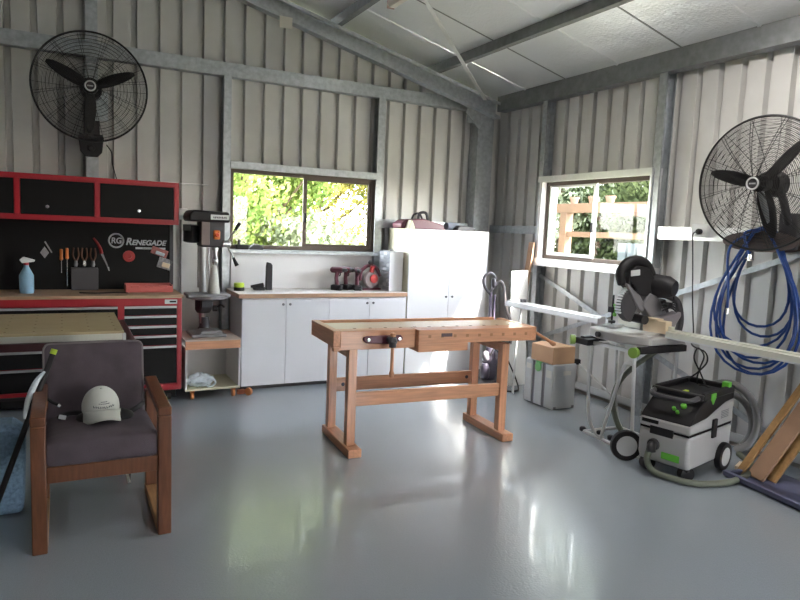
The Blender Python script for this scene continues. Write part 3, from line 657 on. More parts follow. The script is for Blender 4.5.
RB = Mx.Rotation(.10, 3, 'X') 
RBk = Mx.Rotation(PI/2 - .16, 3, 'X')
back = cushion('backrest', (.150,4.03,.685), (.52,.46,.11), RBk, r, .014)
def piping(parent, c, sz, R, z, rr=.006, inset=.004):
    b = MB(); hx, hy = sz[0]/2-inset, sz[1]/2-inset; rad = .035; pts = []
    for cx, cy, a0 in ((hx-rad,hy-rad,0),(-hx+rad,hy-rad,PI/2),(-hx+rad,-hy+rad,PI),(hx-rad,-hy+rad,3*PI/2)):
        for k in range(5): a = a0+PI/2*k/4; pts.append(V(c)+R@V((cx+rad*math.cos(a), cy+rad*math.sin(a), z)))
    b.tube(pts, rr, 6, closed=True); b.build('piping', pipingf, parent)
piping(back, (.150,4.03,.685), (.52,.46), RBk, .042, inset=.006)
# cap on dark belt bag
r2 = thing('baseball_cap', 'white baseball cap resting on the armchair seat', 'cap', (.168,3.745,.612), rz=.10)
b = MB(); Rc = Mx.Rotation(.30, 3, 'X')
b.ell((0,0,0), (.093,.105,.112), 28, 12, z0=-.15, R=Rc)
b.build('crown', capf, r2, ang=80)
bm = MB(); nu, nv = 16, 5; grid = []
for i in range(nu+1):
    u = -1+2*i/nu; row = []
    for j in range(nv+1):
        v = j/nv; x = u*(.090+.002*v); yb = -.112*math.sqrt(max(0, 1-(u*.93)**2)); y = yb - v*.090*math.sqrt(max(0, 1-(u*.97)**2)) 
        z = .010 - v*.030 - .052*u*u*(.4+.6*v)
        row.append(bm.bm.verts.new((x,y,z)))
    grid.append(row)
for i in range(nu):
    for j in range(nv): bm._f([grid[i][j],grid[i+1][j],grid[i+1][j+1],grid[i][j+1]])
bm.build('brim', capf, r2, solid=.004, ang=80)
b = MB(); b.lathe([(.008,-.002),(.007,.004),(.001,.006)], Rc@V((0,0,.112)), Rc@Z_, 12); b.build('button', capf, r2)
b = MB()
def on_crown(x, z, e=1.012):
    y = -.105*math.sqrt(max(0, 1-(x/.093)**2-(z/.112)**2)); return Rc @ V((x*e, y*e, z*e))
stroke = mat('cap_print', (.09,.10,.12), .8)
random.seed(3)
for z, xs_, w in ((.050, [-.046+.0102*i for i in range(10)], .0042), (.066, [-.022+.009*i for i in range(6)], .0018), (.074, [-.012+.008*i for i in range(4)], .0014)):
    for x in xs_:
        k = rnd(-.4,.4)*w
        b.tube([on_crown(x,z-w), on_crown(x+k,z+w)], .0018, 5); b.tube([on_crown(x,z-w+k), on_crown(x+.006,z+k)], .0015, 5)
b.build('print_marks', stroke, r2)
r2 = thing('belt_bag', 'black belt bag with loose strap under the white cap on the seat', 'bag', (.19,3.74,.552))
b = MB(); b.ell((.0,.0,.004), (.145,.095,.045), 24, 10); b.build('pouch', blkp, r2)
b = MB(); b.tube(smooth_path([(-.10,.02,.02),(-.14,.04,.025),(-.19,.05,.02),(-.22,.02,.012)]), .014, 8); b.tube(smooth_path([(.10,.02,.0),(.16,.06,.02),(.20,.12,.03)]), .014, 8); b.build('strap', blkp, r2)
b = MB(); b.obox((-.205,.005,.018),(.035,.012,.022), Mx.Rotation(.3,3,'Y')); b.build('buckle', greyw, r2, bev=.003)
b = MB()
for x in (-.02,.0,.045): b.cyl((x,-.045,.005),(x+.012,-.047,.009),.005)
b.build('zip_pull', dull_steel, r2)
# pole with lime tip
r2 = thing('lime_tipped_pole', 'black pole with lime tip and clear sleeve leaning beside the armchair', 'pole')
p0, p1 = V((-.37,3.70,.0)), V((-.048,3.90,.905)); tt = (p1-p0)
b = MB(); b.tube([p0, p0+tt*.975], .015, 12); b.build('shaft', blkp, r2)
b = MB(); b.tube([p0+tt*.972, p1], .0165, 12); b.build('tip', lime, r2)
b = MB(); q = lambda f, dx=0, dz=0: p0+tt*f+V((dx,-.02,dz)); b.tube(smooth_path([q(.62,-.02),q(.72,-.035),q(.82,-.03),q(.88,-.008)]), [.006+.010*math.sin(PI*i/24) for i in range(25)], 12); b.build('clear_sleeve', clearb, r2)
b = MB(); b.tube(smooth_path([q(.70,.01),q(.72,.05),q(.70,.085),q(.685,.115)]), .009, 8); b.build('lever', blkp, r2)
b = MB(); b.tube([q(.687,.11),q(.675,.128)], .008, 8); b.build('lever_tip', silver, r2)
r2 = thing('blue_woven_bag', 'blue woven bag standing behind the armchair leg', 'bag', (-.36,4.02,0))
b = MB(); b.prism([(-.15,0),(.15,0),(.165,.45),(.10,.50),(-.10,.50),(-.16,.44)], (0,-.1,0), X_, Z_, (0,.2,0)); b.build('sack', bluefab, r2, bev=.03)

# ------------------------------------------------------------------ drill press on cart
r = thing('drill_cart', 'white low cart on orange castors carrying the drill press', 'cart')
x0, x1, y0, y1 = .960, 1.452, 5.95, 6.50
b = MB(); b.box((x0,y0+.002,.09),(x0+.016,y1,.468)); b.box((x1-.016,y0+.002,.09),(x1,y1,.468)); b.box((x0+.016,y1-.016,.106),(x1-.016,y1,.468)); b.build('carcass', whitep, r, bev=.001, segs=1)
b = MB(); b.box((x0,y0,.09),(x1,y1-.0,.106)); b.build('shelf', cream, r, bev=.001, segs=1)
b = MB(); b.box((x0,y0,.470),(x1,y0+.02,.545)); b.build('apron', beech, r, bev=.002)
b = MB(); b.box((x0-.004,y0-.004,.545),(x1,y1,.558)); b.build('top', mat('cart_top', (.50,.40,.34), .5), r, bev=.001, segs=1)
for x in (x0+.07, x1-.05):
    for y in (y0+.06, y1-.08):
        b = MB(); b.lathe([(.014,-.016),(.038,-.013),(.040,.0),(.038,.013),(.014,.016)], (x,y,.040), (1,0,0), 20); b.box((x-.02,y-.02,.068),(x+.02,y+.02,.09)); b.build('castor', castor_o, r)
b = MB(); b.lathe([(.014,-.016),(.036,-.013),(.038,.0),(.036,.013),(.014,.016)], (1.545,5.99,.038), (.8,.6,0), 20); b.mat(1).box((1.445,6.01,.012),(1.515,6.05,.05))
tag(b.build('spare_castor', [castor_o, mat('rusty_coil', (.30,.10,.05), .6)]), 'loose orange castor on the floor under the white cabinet', 'castor')
b = MB(); random.seed(5)
bm = b.bm
b.ell((1.105,6.05,.165), (.125,.075,.060), 22, 14)
for v in bm.verts: v.co += V((rnd(-.012,.012), rnd(-.012,.012), rnd(-.01,.012)))
b.tube([V((1.19+.045*math.cos(t*PI/8), 5.99+.01*math.sin(t), .15+.035*math.sin(t*PI/8))) for t in range(16)], .010, 6, closed=True)
tag(b.build('plastic_bag', clearb, ang=20), 'crumpled pale plastic bag on the lower shelf of the drill press cart', 'bag')

r = thing('drill_press', 'bench drill press with orange switch and two-knob feed handle', 'drill press', (1.19,6.22,.558))
b = MB(); b.box((-.155,-.17,0),(.155,.16,.028)); b.mat(0).prism([(-.09,0),(.13,0),(.11,.03),(-.06,.03)], (0,-.15,.028), X_, Z_, (0,.19,0)); b.build('base', castgrey, r, bev=.006)
b = MB(); b.lathe([(.062,.028),(.06,.05),(.046,.075),(.044,.16)], (0,.09,0), n=20); b.build('flange', dkgrey, r)
b = MB(); b.cyl((-.02,.09,.1),(-.02,.09,1.06),.032,n=24); b.build('column', mat('column_steel', (.42,.41,.41), .38, .7), r)
b = MB(); b.tube([(-.062,.09,.44),(-.062,.09,1.0)], .007, 8); b.tube([(.030,.06,.42),(.030,.06,1.0)], .007, 8); b.build('guide_rod', silver, r)
b = MB(); b.lathe([(.06,.20),(.078,.23),(.078,.34),(.06,.37)], (-.01,.09,0), n=20); b.box((-.05,-.04,.26),(.05,.06,.355)); b.build('table_bracket', dkgrey, r, bev=.004)
b = MB(); b.obox((.0,-.03,.385),(.38,.26,.026), I3); b.lathe([(.19,0),(.19,-.03),(.15,-.04)], (.0,-.03,.385), n=32); b.build('work_table', castgrey, r, bev=.004)
b = MB(); b.tube(smooth_path([(.09,0,.25),(.12,-.05,.29),(.15,-.08,.27)]), .009, 8); b.lathe([(.03,-.02),(.03,.02)], (.08,0,.25), (1,0,0), 14); b.build('table_crank', blkp, r)
b = MB(); b.box((-.07,-.12,.83),(.14,.14,1.07)); b.build('head', dkgrey, r, bev=.015)
b = MB(); b.box((-.075,-.135,.85),(-.0,-.115,1.06)); b.build('side_plate', mat('brown_grey_plate', (.20,.15,.14), .5), r, bev=.004)
b = MB(); b.prism([(-.18,1.06),(.18,1.06),(.185,1.10),(.17,1.155),(-.15,1.165),(-.185,1.12)], (0,-.15,0), X_, Z_, (0,.36,0)); cv = b.build('belt_cover', blkp, r, bev=.018)
b = MB(); b.obox((.085,-.153,1.105),(.165,.006,.045), I3); bd = b.build('badge', greyw, cv, bev=.002)
b = MB()
random.seed(8)
for i in range(8): b.obox((.03+i*.0155,-.1565,1.103),(.009,.002,.016+.003*(i % 2)), Mx.Rotation(rnd(-.3,.3),3,'Y'))
b.build('badge_mark', dkgrey, bd)
b = MB(); b.lathe([(.05,0),(.085,.01),(.085,.16),(.05,.17)], (-.11,.10,.86), n=20); b.box((-.20,.02,.97),(-.14,.10,1.03)); b.build('motor', blkp, r, bev=.004)
b = MB(); b.obox((.062,-.135,.945),(.062,.03,.085), I3); sw = b.build('switch_plate', orange, r, bev=.014)
b = MB(); b.lathe([(.019,0),(.021,.012),(.016,.022)], (.062,-.15,.945), (0,-1,0), 18); b.build('switch_button', mat('deep_orange', (.75,.09,.02), .35), sw)
b = MB(); b.cyl((.07,-.04,.83),(.07,-.04,.80),.028); b.cyl((.07,-.04,.80),(.07,-.04,.73),.018); b.lathe([(.02,.73),(.027,.72),(.027,.68),(.012,.65)], (.07,-.04,0), n=18); b.build('quill', silver, r)
b = MB(); b.lathe([(.028,.64),(.035,.62),(.055,.42),(.06,.34+.25)], (.07,-.04,0), n=20)
b = MB(); b.lathe([(.020,.66),(.030,.62),(.058,.405),(.056,.40)], (.055,-.06,0), n=22); b.build('chip_guard', mat('milky_guard', (.62,.60,.56), .3), r)
hub = V((.155,-.12,.865))
b = MB(); b.lathe([(.02,-.04),(.032,-.03),(.032,.03),(.018,.04)], hub, (1,0,0), 16); fh = b.build('feed_hub', silver, r)
for dx, dz in ((.115,.20),(.095,-.20)):
    q = hub+V((dx,-.02,dz)); k = (q-hub)
    b = MB(); b.tube([hub, hub+k*.65], .0085, 8); b.build('feed_arm', silver, r)
    b = MB(); b.tube([hub+k*.62, q], [.012,.020], 12); b.build('feed_grip', blkp, r)

# ------------------------------------------------------------------ workbench
r = thing('workbench', 'beech joinery workbench with end vise in the middle of the floor', 'workbench', (1.726,4.163,0), rz=-.066)
TL, TD, TZ = 1.605, .545, .90
b = MB(); b.box((-.015,.10,.862),(TL-.05,.40,.897)); b.build('top', benchtop, r, bev=.002)
b = MB(); b.box((-.015,.40,.835),(TL-.05,.515,.848)); b.build('tool_tray', mat('tray_ply', (.36,.24,.14), .5), r)
b = MB(); b.box((-.015,.515,.80),(TL-.05,TD,TZ)); b.build('back_rail', beech, r, bev=.002)
b = MB(); b.box((-.065,-.0,.785),(-.015,TD+.01,TZ)); b.build('end_cap', beech_d, r, bev=.003)
b = MB(); b.box((TL-.05,-.035,.79),(TL,TD-.06,TZ)); b.build('end_cap', beech_d, r, bev=.003)
b = MB(); b.box((-.015,.0,.762),(.565,.10,.8985)); b.box((-.065,-.012,.757),(-.015,.03,.785)); b.build('front_jaw', beech, r, bev=.004)
b = MB(); b.box((.57,-.045,.795),(TL-.05,.10,.8985)); b.build('front_apron', beech, r, bev=.003)
b = MB(); b.box((.57,-.045,.735),(.985,.16,.795)); b.build('vise_box', beech, r, bev=.004)
b = MB()
for i in range(9): b.obox((.66+i*.105,-.0452,.85),(.022,.004,.022), I3)
b.build('dowel_ends', mat('dowel_end', (.38,.18,.08), .5), r)
b = MB()
for i in range(12): b.obox((.13+i*.12,.115,.8975),(.02,.02,.0012), I3)
b.build('dog_holes', mat('dog_hole', (.12,.06,.03), .7), r)
b = MB(); b.prism([(-.045,-.013),(.045,-.013),(.045,.013),(-.045,.013)], (.80,-.0485,.858), X_, Z_, (0,.003,0)); b.build('maker_plate', badge_dk, r)
# vise
b = MB(); b.prism([(-.16,.0),(-.135,-.026),(.04,-.036),(.13,-.015),(.15,.004),(.13,.028),(-.13,.026),(-.155,.018)], (.31,-.022,.835), X_, Z_, (0,.022,0)); vp = b.build('vise_plate', maroon, r, bev=.006)
b = MB()
for x in (.19,.43): b.lathe([(.014,0),(.014,.006),(.006,.008)], (x,-.022,.835), (0,-1,0), 14)
b.build('bolt', silver, vp)
b = MB(); b.cyl((.345,-.10,.835),(.345,-.0,.835),.022); b.lathe([(.03,0),(.032,.035),(.02,.045)], (.345,-.07,.835), (0,-1,0), 18); b.build('screw', dkgrey, r)
b = MB(); b.cyl((.345,-.095,.60),(.345,-.095,.88),.0125,n=12); b.lathe([(.02,0),(.021,.02),(.014,.026)], (.345,-.095,.868), n=14); b.lathe([(.017,0),(.019,.03),(.012,.045)], (.345,-.095,.575), n=14); b.build('vise_handle', beech_y, r)
b = MB(); b.cyl((.345,-.095,.79),(.345,-.095,.83),.026,n=16); b.build('handle_sleeve', dkgrey, r)
# tail vise handle
b = MB(); b.cyl((TL,.10,.845),(TL+.045,.10,.845),.02); b.build('tail_screw', dkgrey, r)
b = MB(); b.cyl((TL+.03,.16,.875),(TL+.075,-.16,.785),.0125,n=12); b.lathe([(.018,0),(.02,.03),(.012,.04)], (TL+.072,-.14,.79), (.14,-.94,-.27), 14); b.build('vise_handle', beech_d, r)
for x in (.045, 1.315):
    b = MB(); b.box((x-.002,-.085,0),(x+.098,.555,.062)); b.build('foot', beech_d, r, bev=.005)
    b = MB(); b.box((x+.012,.005,.062),(x+.076,.07,.765)); b.build('leg', beech_y, r, bev=.004)
    b = MB(); b.box((x+.012,.455,.062),(x+.076,.515,.80)); b.build('leg', beech_y, r, bev=.004)
    b = MB(); b.box((x+.012,.07,.70),(x+.076,.455,.76)); b.build('bearer', beech_d, r, bev=.003)
b = MB(); b.box((.121,.02,.345),(1.327,.052,.445)); b.build('stretcher', beech, r, bev=.004)
b = MB(); b.box((.121,.465,.345),(1.327,.498,.450)); b.build('stretcher', beech, r, bev=.004)
b = MB()
for x in (.175, 1.28): b.lathe([(.014,0),(.015,.004),(.004,.006)], (x,.465,.40), (0,-1,0), 12)
b.build('bolt', dkgrey, r)

# ------------------------------------------------------------------ wall fans
def fan(name, label, R, wire=.0019):
    """local: axis along -Y (towards the room), origin at hub, wall at +Y"""
    r = thing(name, label, 'fan', group='large black wall fans')
    b = MB(); n = 56
    def dish(q, s): return s*(.10*(1-q**2.2))       # cage bulge
    for k in range(4, 46):
        q = k/46; rr = R*q
        b.tube([V((rr*math.cos(2*PI*j/n), -dish(q,1)-.005, rr*math.sin(2*PI*j/n))) for j in range(n)], wire, 3, closed=True)
    for k in range(12):
        for da in (-.025, .025):
            a = 2*PI*k/12+.2+da
            b.tube([V((R*q*math.cos(a), -dish(q,1)-.003, R*q*math.sin(a))) for q in (.08,.3,.5,.7,.85,1)], .0022, 4)
    b.build('front_guard', wireblk, r)
    b = MB()
    for k in range(4, 34, 2):
        q = k/34; rr = R*q
        b.tube([V((rr*math.cos(2*PI*j/n), dish(q,1)+.005, rr*math.sin(2*PI*j/n))) for j in range(n)], wire, 3, closed=True)
    for k in range(14):
        a = 2*PI*k/14
        b.tube([V((R*q*math.cos(a), dish(q,1)+.003, R*q*math.sin(a))) for q in (.2,.5,.75,1)], .002, 4)
    b.build('rear_guard', wireblk, r)
    b = MB(); b.tube([V((R*math.cos(2*PI*j/72), 0, R*math.sin(2*PI*j/72))) for j in range(72)], .0075, 8, closed=True); b.build('rim', wireblk, r)
    return r
def fan_blades(r, R, angs):
    for a in angs:
        b = MB(); L = R*.84; rows = []
        for i in range(9):
            t = i/8; rad = .05+t*(L-.05); w = .022+.034*math.sin(PI*min(1,(t*.9+.12)))**.8*(1-.35*t); w = w if i < 8 else .012
            tw = .55-.35*t
            for_row = []
            for s in (-1, -.3, .4, 1):
                u = s*w; for_row.append((rad, u))
            row = []
            for rad_, u in for_row:
                x = rad_*math.cos(a) - u*math.cos(tw)*math.sin(a); z = rad_*math.sin(a) + u*math.cos(tw)*math.cos(a)
                row.append(b.bm.verts.new((x, u*math.sin(tw), z)))
            rows.append(row)
        for A, B in zip(rows, rows[1:]):
            for j in range(3): b._f([A[j],A[j+1],B[j+1],B[j]])
        b.build('blade', wireblk, r, solid=.004, ang=60)
    b = MB(); b.lathe([(.03,-.05),(.055,-.045),(.06,.03),(.05,.04)], (0,0,0), (0,1,0), 20); b.build('hub', blkp, r)
    b = MB(); b.lathe([(.05,.05),(.085,.07),(.09,.20),(.07,.23)], (0,0,0), (0,1,0), 24); b.build('motor', blkp, r)
    b = MB(); b.lathe([(.030,-.116),(.043,-.114),(.044,-.104),(.03,-.100)], (0,0,0), (0,1,0), 24)
    bd = b.build('badge', dkgrey, r)
    b = MB(); b.tube([V((.038*math.cos(2*PI*j/32), -.116, .038*math.sin(2*PI*j/32))) for j in range(32)], .006, 6, closed=True); b.build('badge_ring', greyw, bd)
    b = MB()
    for i in range(5): b.obox((-.018+i*.009,-.1165,0),(.006,.002,.010), I3)
    b.build('badge_mark', greyw, bd)
f1 = fan('wall_fan', 'large black wall fan above the overhead cabinet', .443)
fan_blades(f1, .443, (math.radians(152), math.radians(24), math.radians(268)))
f1.location = (.222, 6.20, 2.70); f1.rotation_euler = (math.radians(4), 0, math.radians(-3))
b = MB(); b.tube([(0,.22,-.02),(0,.30,-.10),(0,.40,-.28)], .028, 10); b.obox((0,.44,-.33),(.13,.12,.30), I3); b.build('wall_bracket', dkgrey, f1, bev=.008)
b = MB(); b.prism([(-.10,0),(.10,0),(.085,-.13),(.05,-.17),(-.05,-.17),(-.085,-.13)], (0,.0,-.40), X_, Z_, (0,.12,0)); b.lathe([(.028,0),(.03,.015),(.02,.02)], (0,0,-.50), (0,-1,0), 16); cb = b.build('control_box', blkp, f1, bev=.008)
b = MB(); b.obox((-.055,-.005,-.405),(.07,.03,.04), I3); b.obox((.055,-.005,-.405),(.07,.03,.04), I3); b.build('clamp', blkp, f1)
b = MB(); b.tube(smooth_path([(.12,.12,-.46),(.16,.20,-.52),(.17,.38,-.62),(.20,.43,-.74),(.22,.45,-.80)]), .005, 6); b.build('power_cable', wireblk, f1)
b = MB(); b.obox((.07,.30,-.12),(.13,.01,.26), Mx.Rotation(.1,3,'Z')); b.build('shield_plate', clearb, f1)
f2 = fan('wall_fan', 'large black wall fan above the blue hose', .45, wire=.0020)
fan_blades(f2, .45, (math.radians(166), math.radians(46), math.radians(-74)))
f2.location = (4.22, 2.86, 2.03); f2.rotation_euler = (math.radians(3), 0, math.radians(-84))
b = MB(); b.tube([(0,.22,-.02),(0,.30,-.10),(0,.40,-.28)], .028, 10); b.obox((0,.44,-.33),(.13,.10,.26), I3); b.build('wall_bracket', dkgrey, f2, bev=.008)
b = MB(); b.tube([(.0,-.02,-.03),(.07,.02,-.30)], .022, 8); b.build('stay', galv, f2)

# ------------------------------------------------------------------ power outlet, cable, hose hanger, blue hose
r = thing('power_outlet', 'white power outlet with black plug on the girt beside the fan', 'power outlet', (4.70,3.66,1.715), group='white power outlets')
b = MB(); b.box((-.045,-.075,-.055),(-.002,.075,.055)); b.build('housing', greyw, r, bev=.006)
b = MB(); b.cyl((-.045,-.02,-.01),(-.052,-.02,-.01),.024); b.build('socket', whitep, r)
r = thing('extension_cable', 'black power cable hanging from the outlet down into loops over the extractor', 'cable')
b = MB(); b.lathe([(.022,0),(.024,.03),(.014,.045)], (4.648,3.64,1.705), (-1,0,0), 14); b.build('plug', blkp, r)
pts = [(4.60,3.64,1.705),(4.58,3.655,1.68),(4.60,3.665,1.6),(4.62,3.66,1.4),(4.62,3.63,1.1),(4.60,3.58,.86)]
loop = [(692,345),(705,352),(707,362),(698,372),(688,380),(690,388),(702,385),(715,392),(718,400),(712,398),(706,386),(700,372),(694,358),(698,348),(704,356),(700,368),(697,380),(700,395),(702,402)]
pts += [P(x,y,X=4.18+.02*(i % 3)) for i, (x, y) in enumerate(loop)]
b = MB(); b.tube(smooth_path(pts, 6), .006, 6); b.build('lead', wireblk, r)
r = thing('hose_hanger', 'dark brown hose hanger saddle on the wall girt under the fan', 'hose hanger', (4.69,3.02,1.64))
b = MB(); pr = [(.0,.0)]
n = 14
poly = [(.22*math.cos(PI*i/n), .10*math.sin(PI*i/n)) for i in range(n+1)] + [(.20*math.cos(PI*i/n), .08*math.sin(PI*i/n)) for i in range(n, -1, -1)]
b.prism(poly, (-.19,0,-.02), Y_, Z_, (.18,0,0)); b.build('saddle', mat('rust_brown', (.075,.05,.045), .6), r)
b = MB(); poly = [(.29*math.cos(PI*i/n), .12*math.sin(PI*i/n)-.03) for i in range(n+1)] + [(.22*math.cos(PI*i/n), -.10*math.sin(PI*i/n)-.03) for i in range(n, -1, -1)]
b.prism([(.29*math.cos(2*PI*i/28), .075*math.sin(2*PI*i/28)-.0) for i in range(28)], (-.012,0,.0), Y_, Z_, (.012,0,0)); b.prism([(.29*math.cos(2*PI*i/28), .075*math.sin(2*PI*i/28)) for i in range(28)], (-.205,0,.0), Y_, Z_, (.012,0,0)); b.build('flange', mat('rust_brown_flange', (.09,.06,.055), .6), r)
r = thing('blue_air_hose', 'coiled blue air hose hanging from the wall hanger', 'hose')
b = MB(); random.seed(21); pts = []
turns = 8
for k in range(turns):
    bot = [.67,.78,.95,.70,.86,.66,1.02,.76][k]; wid = [.46,.38,.30,.42,.40,.36,.30,.40][k]; sh = [.0,.05,-.03,.04,.07,.02,.0,-.04][k]; xo = [4.47,4.50,4.53,4.56,4.50,4.54,4.58,4.49][k]
    for j in range(28):
        a = 2*PI*j/28; zc = (1.735+bot)/2; hz = (1.735-bot)/2
        c, s = math.cos(a), math.sin(a)
        w = wid*(.40+.60*(1-c)/2)*(1.0 if c < .2 else 1-.25*(c-.2))
        nk = (k+1) % turns; f = j/28
        pts.append((xo*(1-f)+f*[4.47,4.50,4.53,4.56,4.50,4.54,4.58,4.49][nk], 3.00+sh*(1-c)/2 + w*s, zc+hz*c + (.012*(k % 3) if c > .5 else 0)))
b.tube(pts, .0095, 8); b.build('coil', bluehose, r)
b = MB(); e = V(pts[0]); b.tube(smooth_path([e,(4.44,3.10,1.70),(4.42,3.06,1.60),(4.42,3.03,1.54)]), .0095, 8); b.tube(smooth_path([V(pts[-1]),(4.46,3.22,1.6),(4.45,3.20,1.3),(4.45,3.19,1.13)]), .0095, 8); b.build('hose_tail', bluehose, r)
b = MB(); b.tube([(4.42,3.03,1.545),(4.42,3.03,1.50)], .014, 10); b.tube([(4.42,3.06,1.515),(4.42,3.0,1.505)], .008, 8); b.tube([(4.45,3.19,1.135),(4.45,3.19,1.09)], .013, 10); b.build('coupling', silver, r)

# ------------------------------------------------------------------ mitre saw stand, rails and saw
SY = 3.60
r = thing('saw_stand', 'white tubular saw stand on wheels with long aluminium support rails', 'saw stand')
def tb(name, pts, rad=.014, mt=greyw, k=6, parent=r): b = MB(); b.tube(smooth_path(pts, k) if k > 1 else pts, rad, 10); return b.build(name, mt, parent)
tb('leg', [(3.75,3.87,.77),(3.75,3.855,.5),(3.75,3.82,.19),(3.76,3.75,.075),(3.77,3.67,.05)])
tb('leg', [(3.72,3.38,.84),(3.72,3.36,.45),(3.72,3.33,.05)], k=1)
tb('leg', [(4.22,3.42,.84),(4.22,3.42,.45),(4.20,3.46,.10),(4.18,3.52,.05)])
tb('leg', [(4.20,4.02,.80),(4.20,4.0,.4),(4.17,3.92,.12),(4.14,3.84,.05)])
tb('swing_frame', [(3.72,3.37,.70),(3.73,3.45,.70),(3.735,3.50,.62),(3.75,3.62,.25),(3.755,3.68,.05)])
tb('base_tube', [(3.80,3.93,.035),(3.72,3.24,.035)], k=1); tb('base_tube', [(4.16,3.90,.035),(4.16,3.50,.035),(3.74,3.28,.035)], k=1)
tb('base_tube', [(3.79,3.90,.035),(4.16,3.88,.035)], k=1)
for p in ((3.80,3.93,.045),(3.78,3.72,.075),(3.80,3.62,.065),(4.15,3.87,.05)):
    b = MB(); b.lathe([(.015,-.02),(.026,-.012),(.026,.012),(.015,.02)], p, (0,0,1), 14); b.build('foot_knob', blkp, r)
for x, y in ((3.655,3.33),(4.14,3.46)):
    b = MB(); b.lathe([(.094,-.024),(.110,-.022),(.115,0),(.110,.022),(.094,.024),(.094,-.024)], (x,y,.115), (.5,.85,0), 32); t_ = b.build('tyre', blkp, r)
    b = MB(); b.lathe([(.02,-.030),(.094,-.022),(.095,.022),(.02,.030)], (x,y,.115), (.5,.85,0), 28); b.build('wheel_hub', greyw, r)
b = MB(); b.box((3.73,3.33,.785),(4.22,3.38,.835)); b.build('clamp_bar', blkp, r, bev=.006)
b = MB(); b.box((3.70,3.88,.785),(4.26,3.93,.83)); b.box((3.68,3.82,.765),(3.80,3.97,.815)); b.build('clamp_bar', blkp, r, bev=.008)
for p in ((3.68,3.99,.79),(3.70,3.365,.795)):
    b = MB(); b.lathe([(.014,-.02),(.038,-.018),(.040,.018),(.02,.022)], p, (-.8,.5 if p[1] > 3.7 else -.2,0), 18); b.build('clamp_knob', mat('green_knob', (.22,.36,.06), .45), r)
b = MB(); b.box((4.02,3.36,.765),(4.06,4.0,.80)); b.box((3.74,3.36,.775),(3.78,4.0,.80)); b.build('cross_rail', greyw, r)
def rail(y0, y1, nm, m1):
    b = MB(); b.prism([(-.045,-.03),(.045,-.03),(.045,.03),(-.01,.03),(-.01,.018),(-.045,.018)], (4.05,y0,.925), X_, Z_, (0,y1-y0,0)); q = b.build(nm, m1, r, bev=.002)
    b = MB(); b.box((4.0,y0,.895),(4.0045,y1,.905)); b.build('scale_strip', greyw, q)
rail(4.06, 5.36, 'support_rail', alu); rail(1.7, 3.36, 'support_rail', alu_cream)
tb('rail_prop', [(4.05,5.15,.89),(4.05,5.2,.50),(4.06,5.22,.0)], .011, k=1)
tb('rail_prop', [(4.05,1.85,.89),(4.05,1.85,.0)], .011, k=1)
b = MB(); b.box((4.02,5.10,.955),(4.07,5.14,.985)); b.build('flip_stop', dkgrey, r)

r = thing('mitre_saw', 'black and grey sliding mitre saw with raised head on the saw stand', 'mitre saw', (3.985,3.615,.842))
b = MB(); b.box((-.15,-.28,0.0),(.22,.28,.055)); b.prism([(-.30,-.10),(-.30,.12),(-.24,.26),(-.15,.28),(-.15,-.28),(-.24,-.22)], (0,0,.0), X_, Y_, (0,0,.07)); b.build('base', mat('saw_base_grey', (.40,.38,.37), .45, .2), r, bev=.010)
b = MB(); b.lathe([(.02,.055),(.20,.055),(.20,.072),(.02,.074)], (-.02,0,0), n=40); b.build('turntable', mat('turntable_grey', (.52,.50,.48), .4, .3), r)
b = MB(); b.box((.07,-.27,.072),(.10,-.03,.135)); b.box((.07,.03,.072),(.10,.27,.135)); b.build('fence', alu_cream, r, bev=.004)
b = MB(); b.cyl((-.32,.10,.035),(-.25,.09,.035),.022); b.build('mitre_knob', blkp, r)
b = MB(); b.prism([(.12,.05),(.26,.05),(.30,.20),(.24,.32),(.16,.30)], (0,-.05,0), X_, Z_, (0,.10,0)); b.build('pivot_post', dkgrey, r, bev=.012)
# saw head, blade in the XZ plane
bc = V((-.085,.0,.275))
b = MB(); b.lathe([(.012,-.0012),(.125,-.0012),(.125,.0012),(.012,.0012)], bc, (0,1,0), 40); bl = b.build('blade', silver, r)
b = MB(); poly = [(.135*math.cos(a), .135*math.sin(a)) for a in [math.radians(10+i*10) for i in range(26)]]
b.prism(poly+[(.03,-.03)], bc+V((0,-.035,0)), X_, Z_, (0,.06,0)); b.build('blade_guard', dkgrey, r, bev=.006)
b = MB()
for i in range(12):
    a = math.radians(105+i*9); b.obox(bc+V((.140*math.cos(a),0,.140*math.sin(a))),(.016,.05,.012), Mx.Rotation(-a,3,'Y'))
b.build('guard_ribs', greyw, r)
b = MB(); b.prism([(-.20,.44),(-.135,.46),(.02,.27),(.0,.22),(-.05,.24)], (0,-.05,0), X_, Z_, (0,.03,0)); b.prism([(-.02,.27),(.05,.37),(.14,.34),(.26,.20),(.20,.10),(.10,.11),(.06,.20)], (0,-.06,0), X_, Z_, (0,.09,0)); b.build('head_arm', midgrey, r, bev=.010)
b = MB(); b.tube(smooth_path([(-.20,0,.43),(-.225,0,.52),(-.16,0,.595),(-.06,0,.615),(.04,0,.585),(.11,0,.50),(.12,0,.42)]), [.030+.012*math.sin(PI*i/36) for i in range(37)], 14); b.prism([(-.19,.44),(-.17,.53),(-.10,.58),(.02,.565),(.10,.48),(.10,.38),(.02,.34),(-.08,.36),(-.14,.40)], (0,-.05,0), X_, Z_, (0,.10,0)); b.build('handle', blkp, r, bev=.012)
b = MB(); b.obox((-.125,-.056,.525),(.095,.008,.045), Mx.Rotation(-.1,3,'Y')); b.build('label_plate', greyw, r, bev=.004)
b = MB(); b.lathe([(.05,-.07),(.085,-.05),(.088,.10),(.06,.16)], (.14,-.02,.43), (.25,-.9,-.1), 22); b.build('motor', blkp, r)
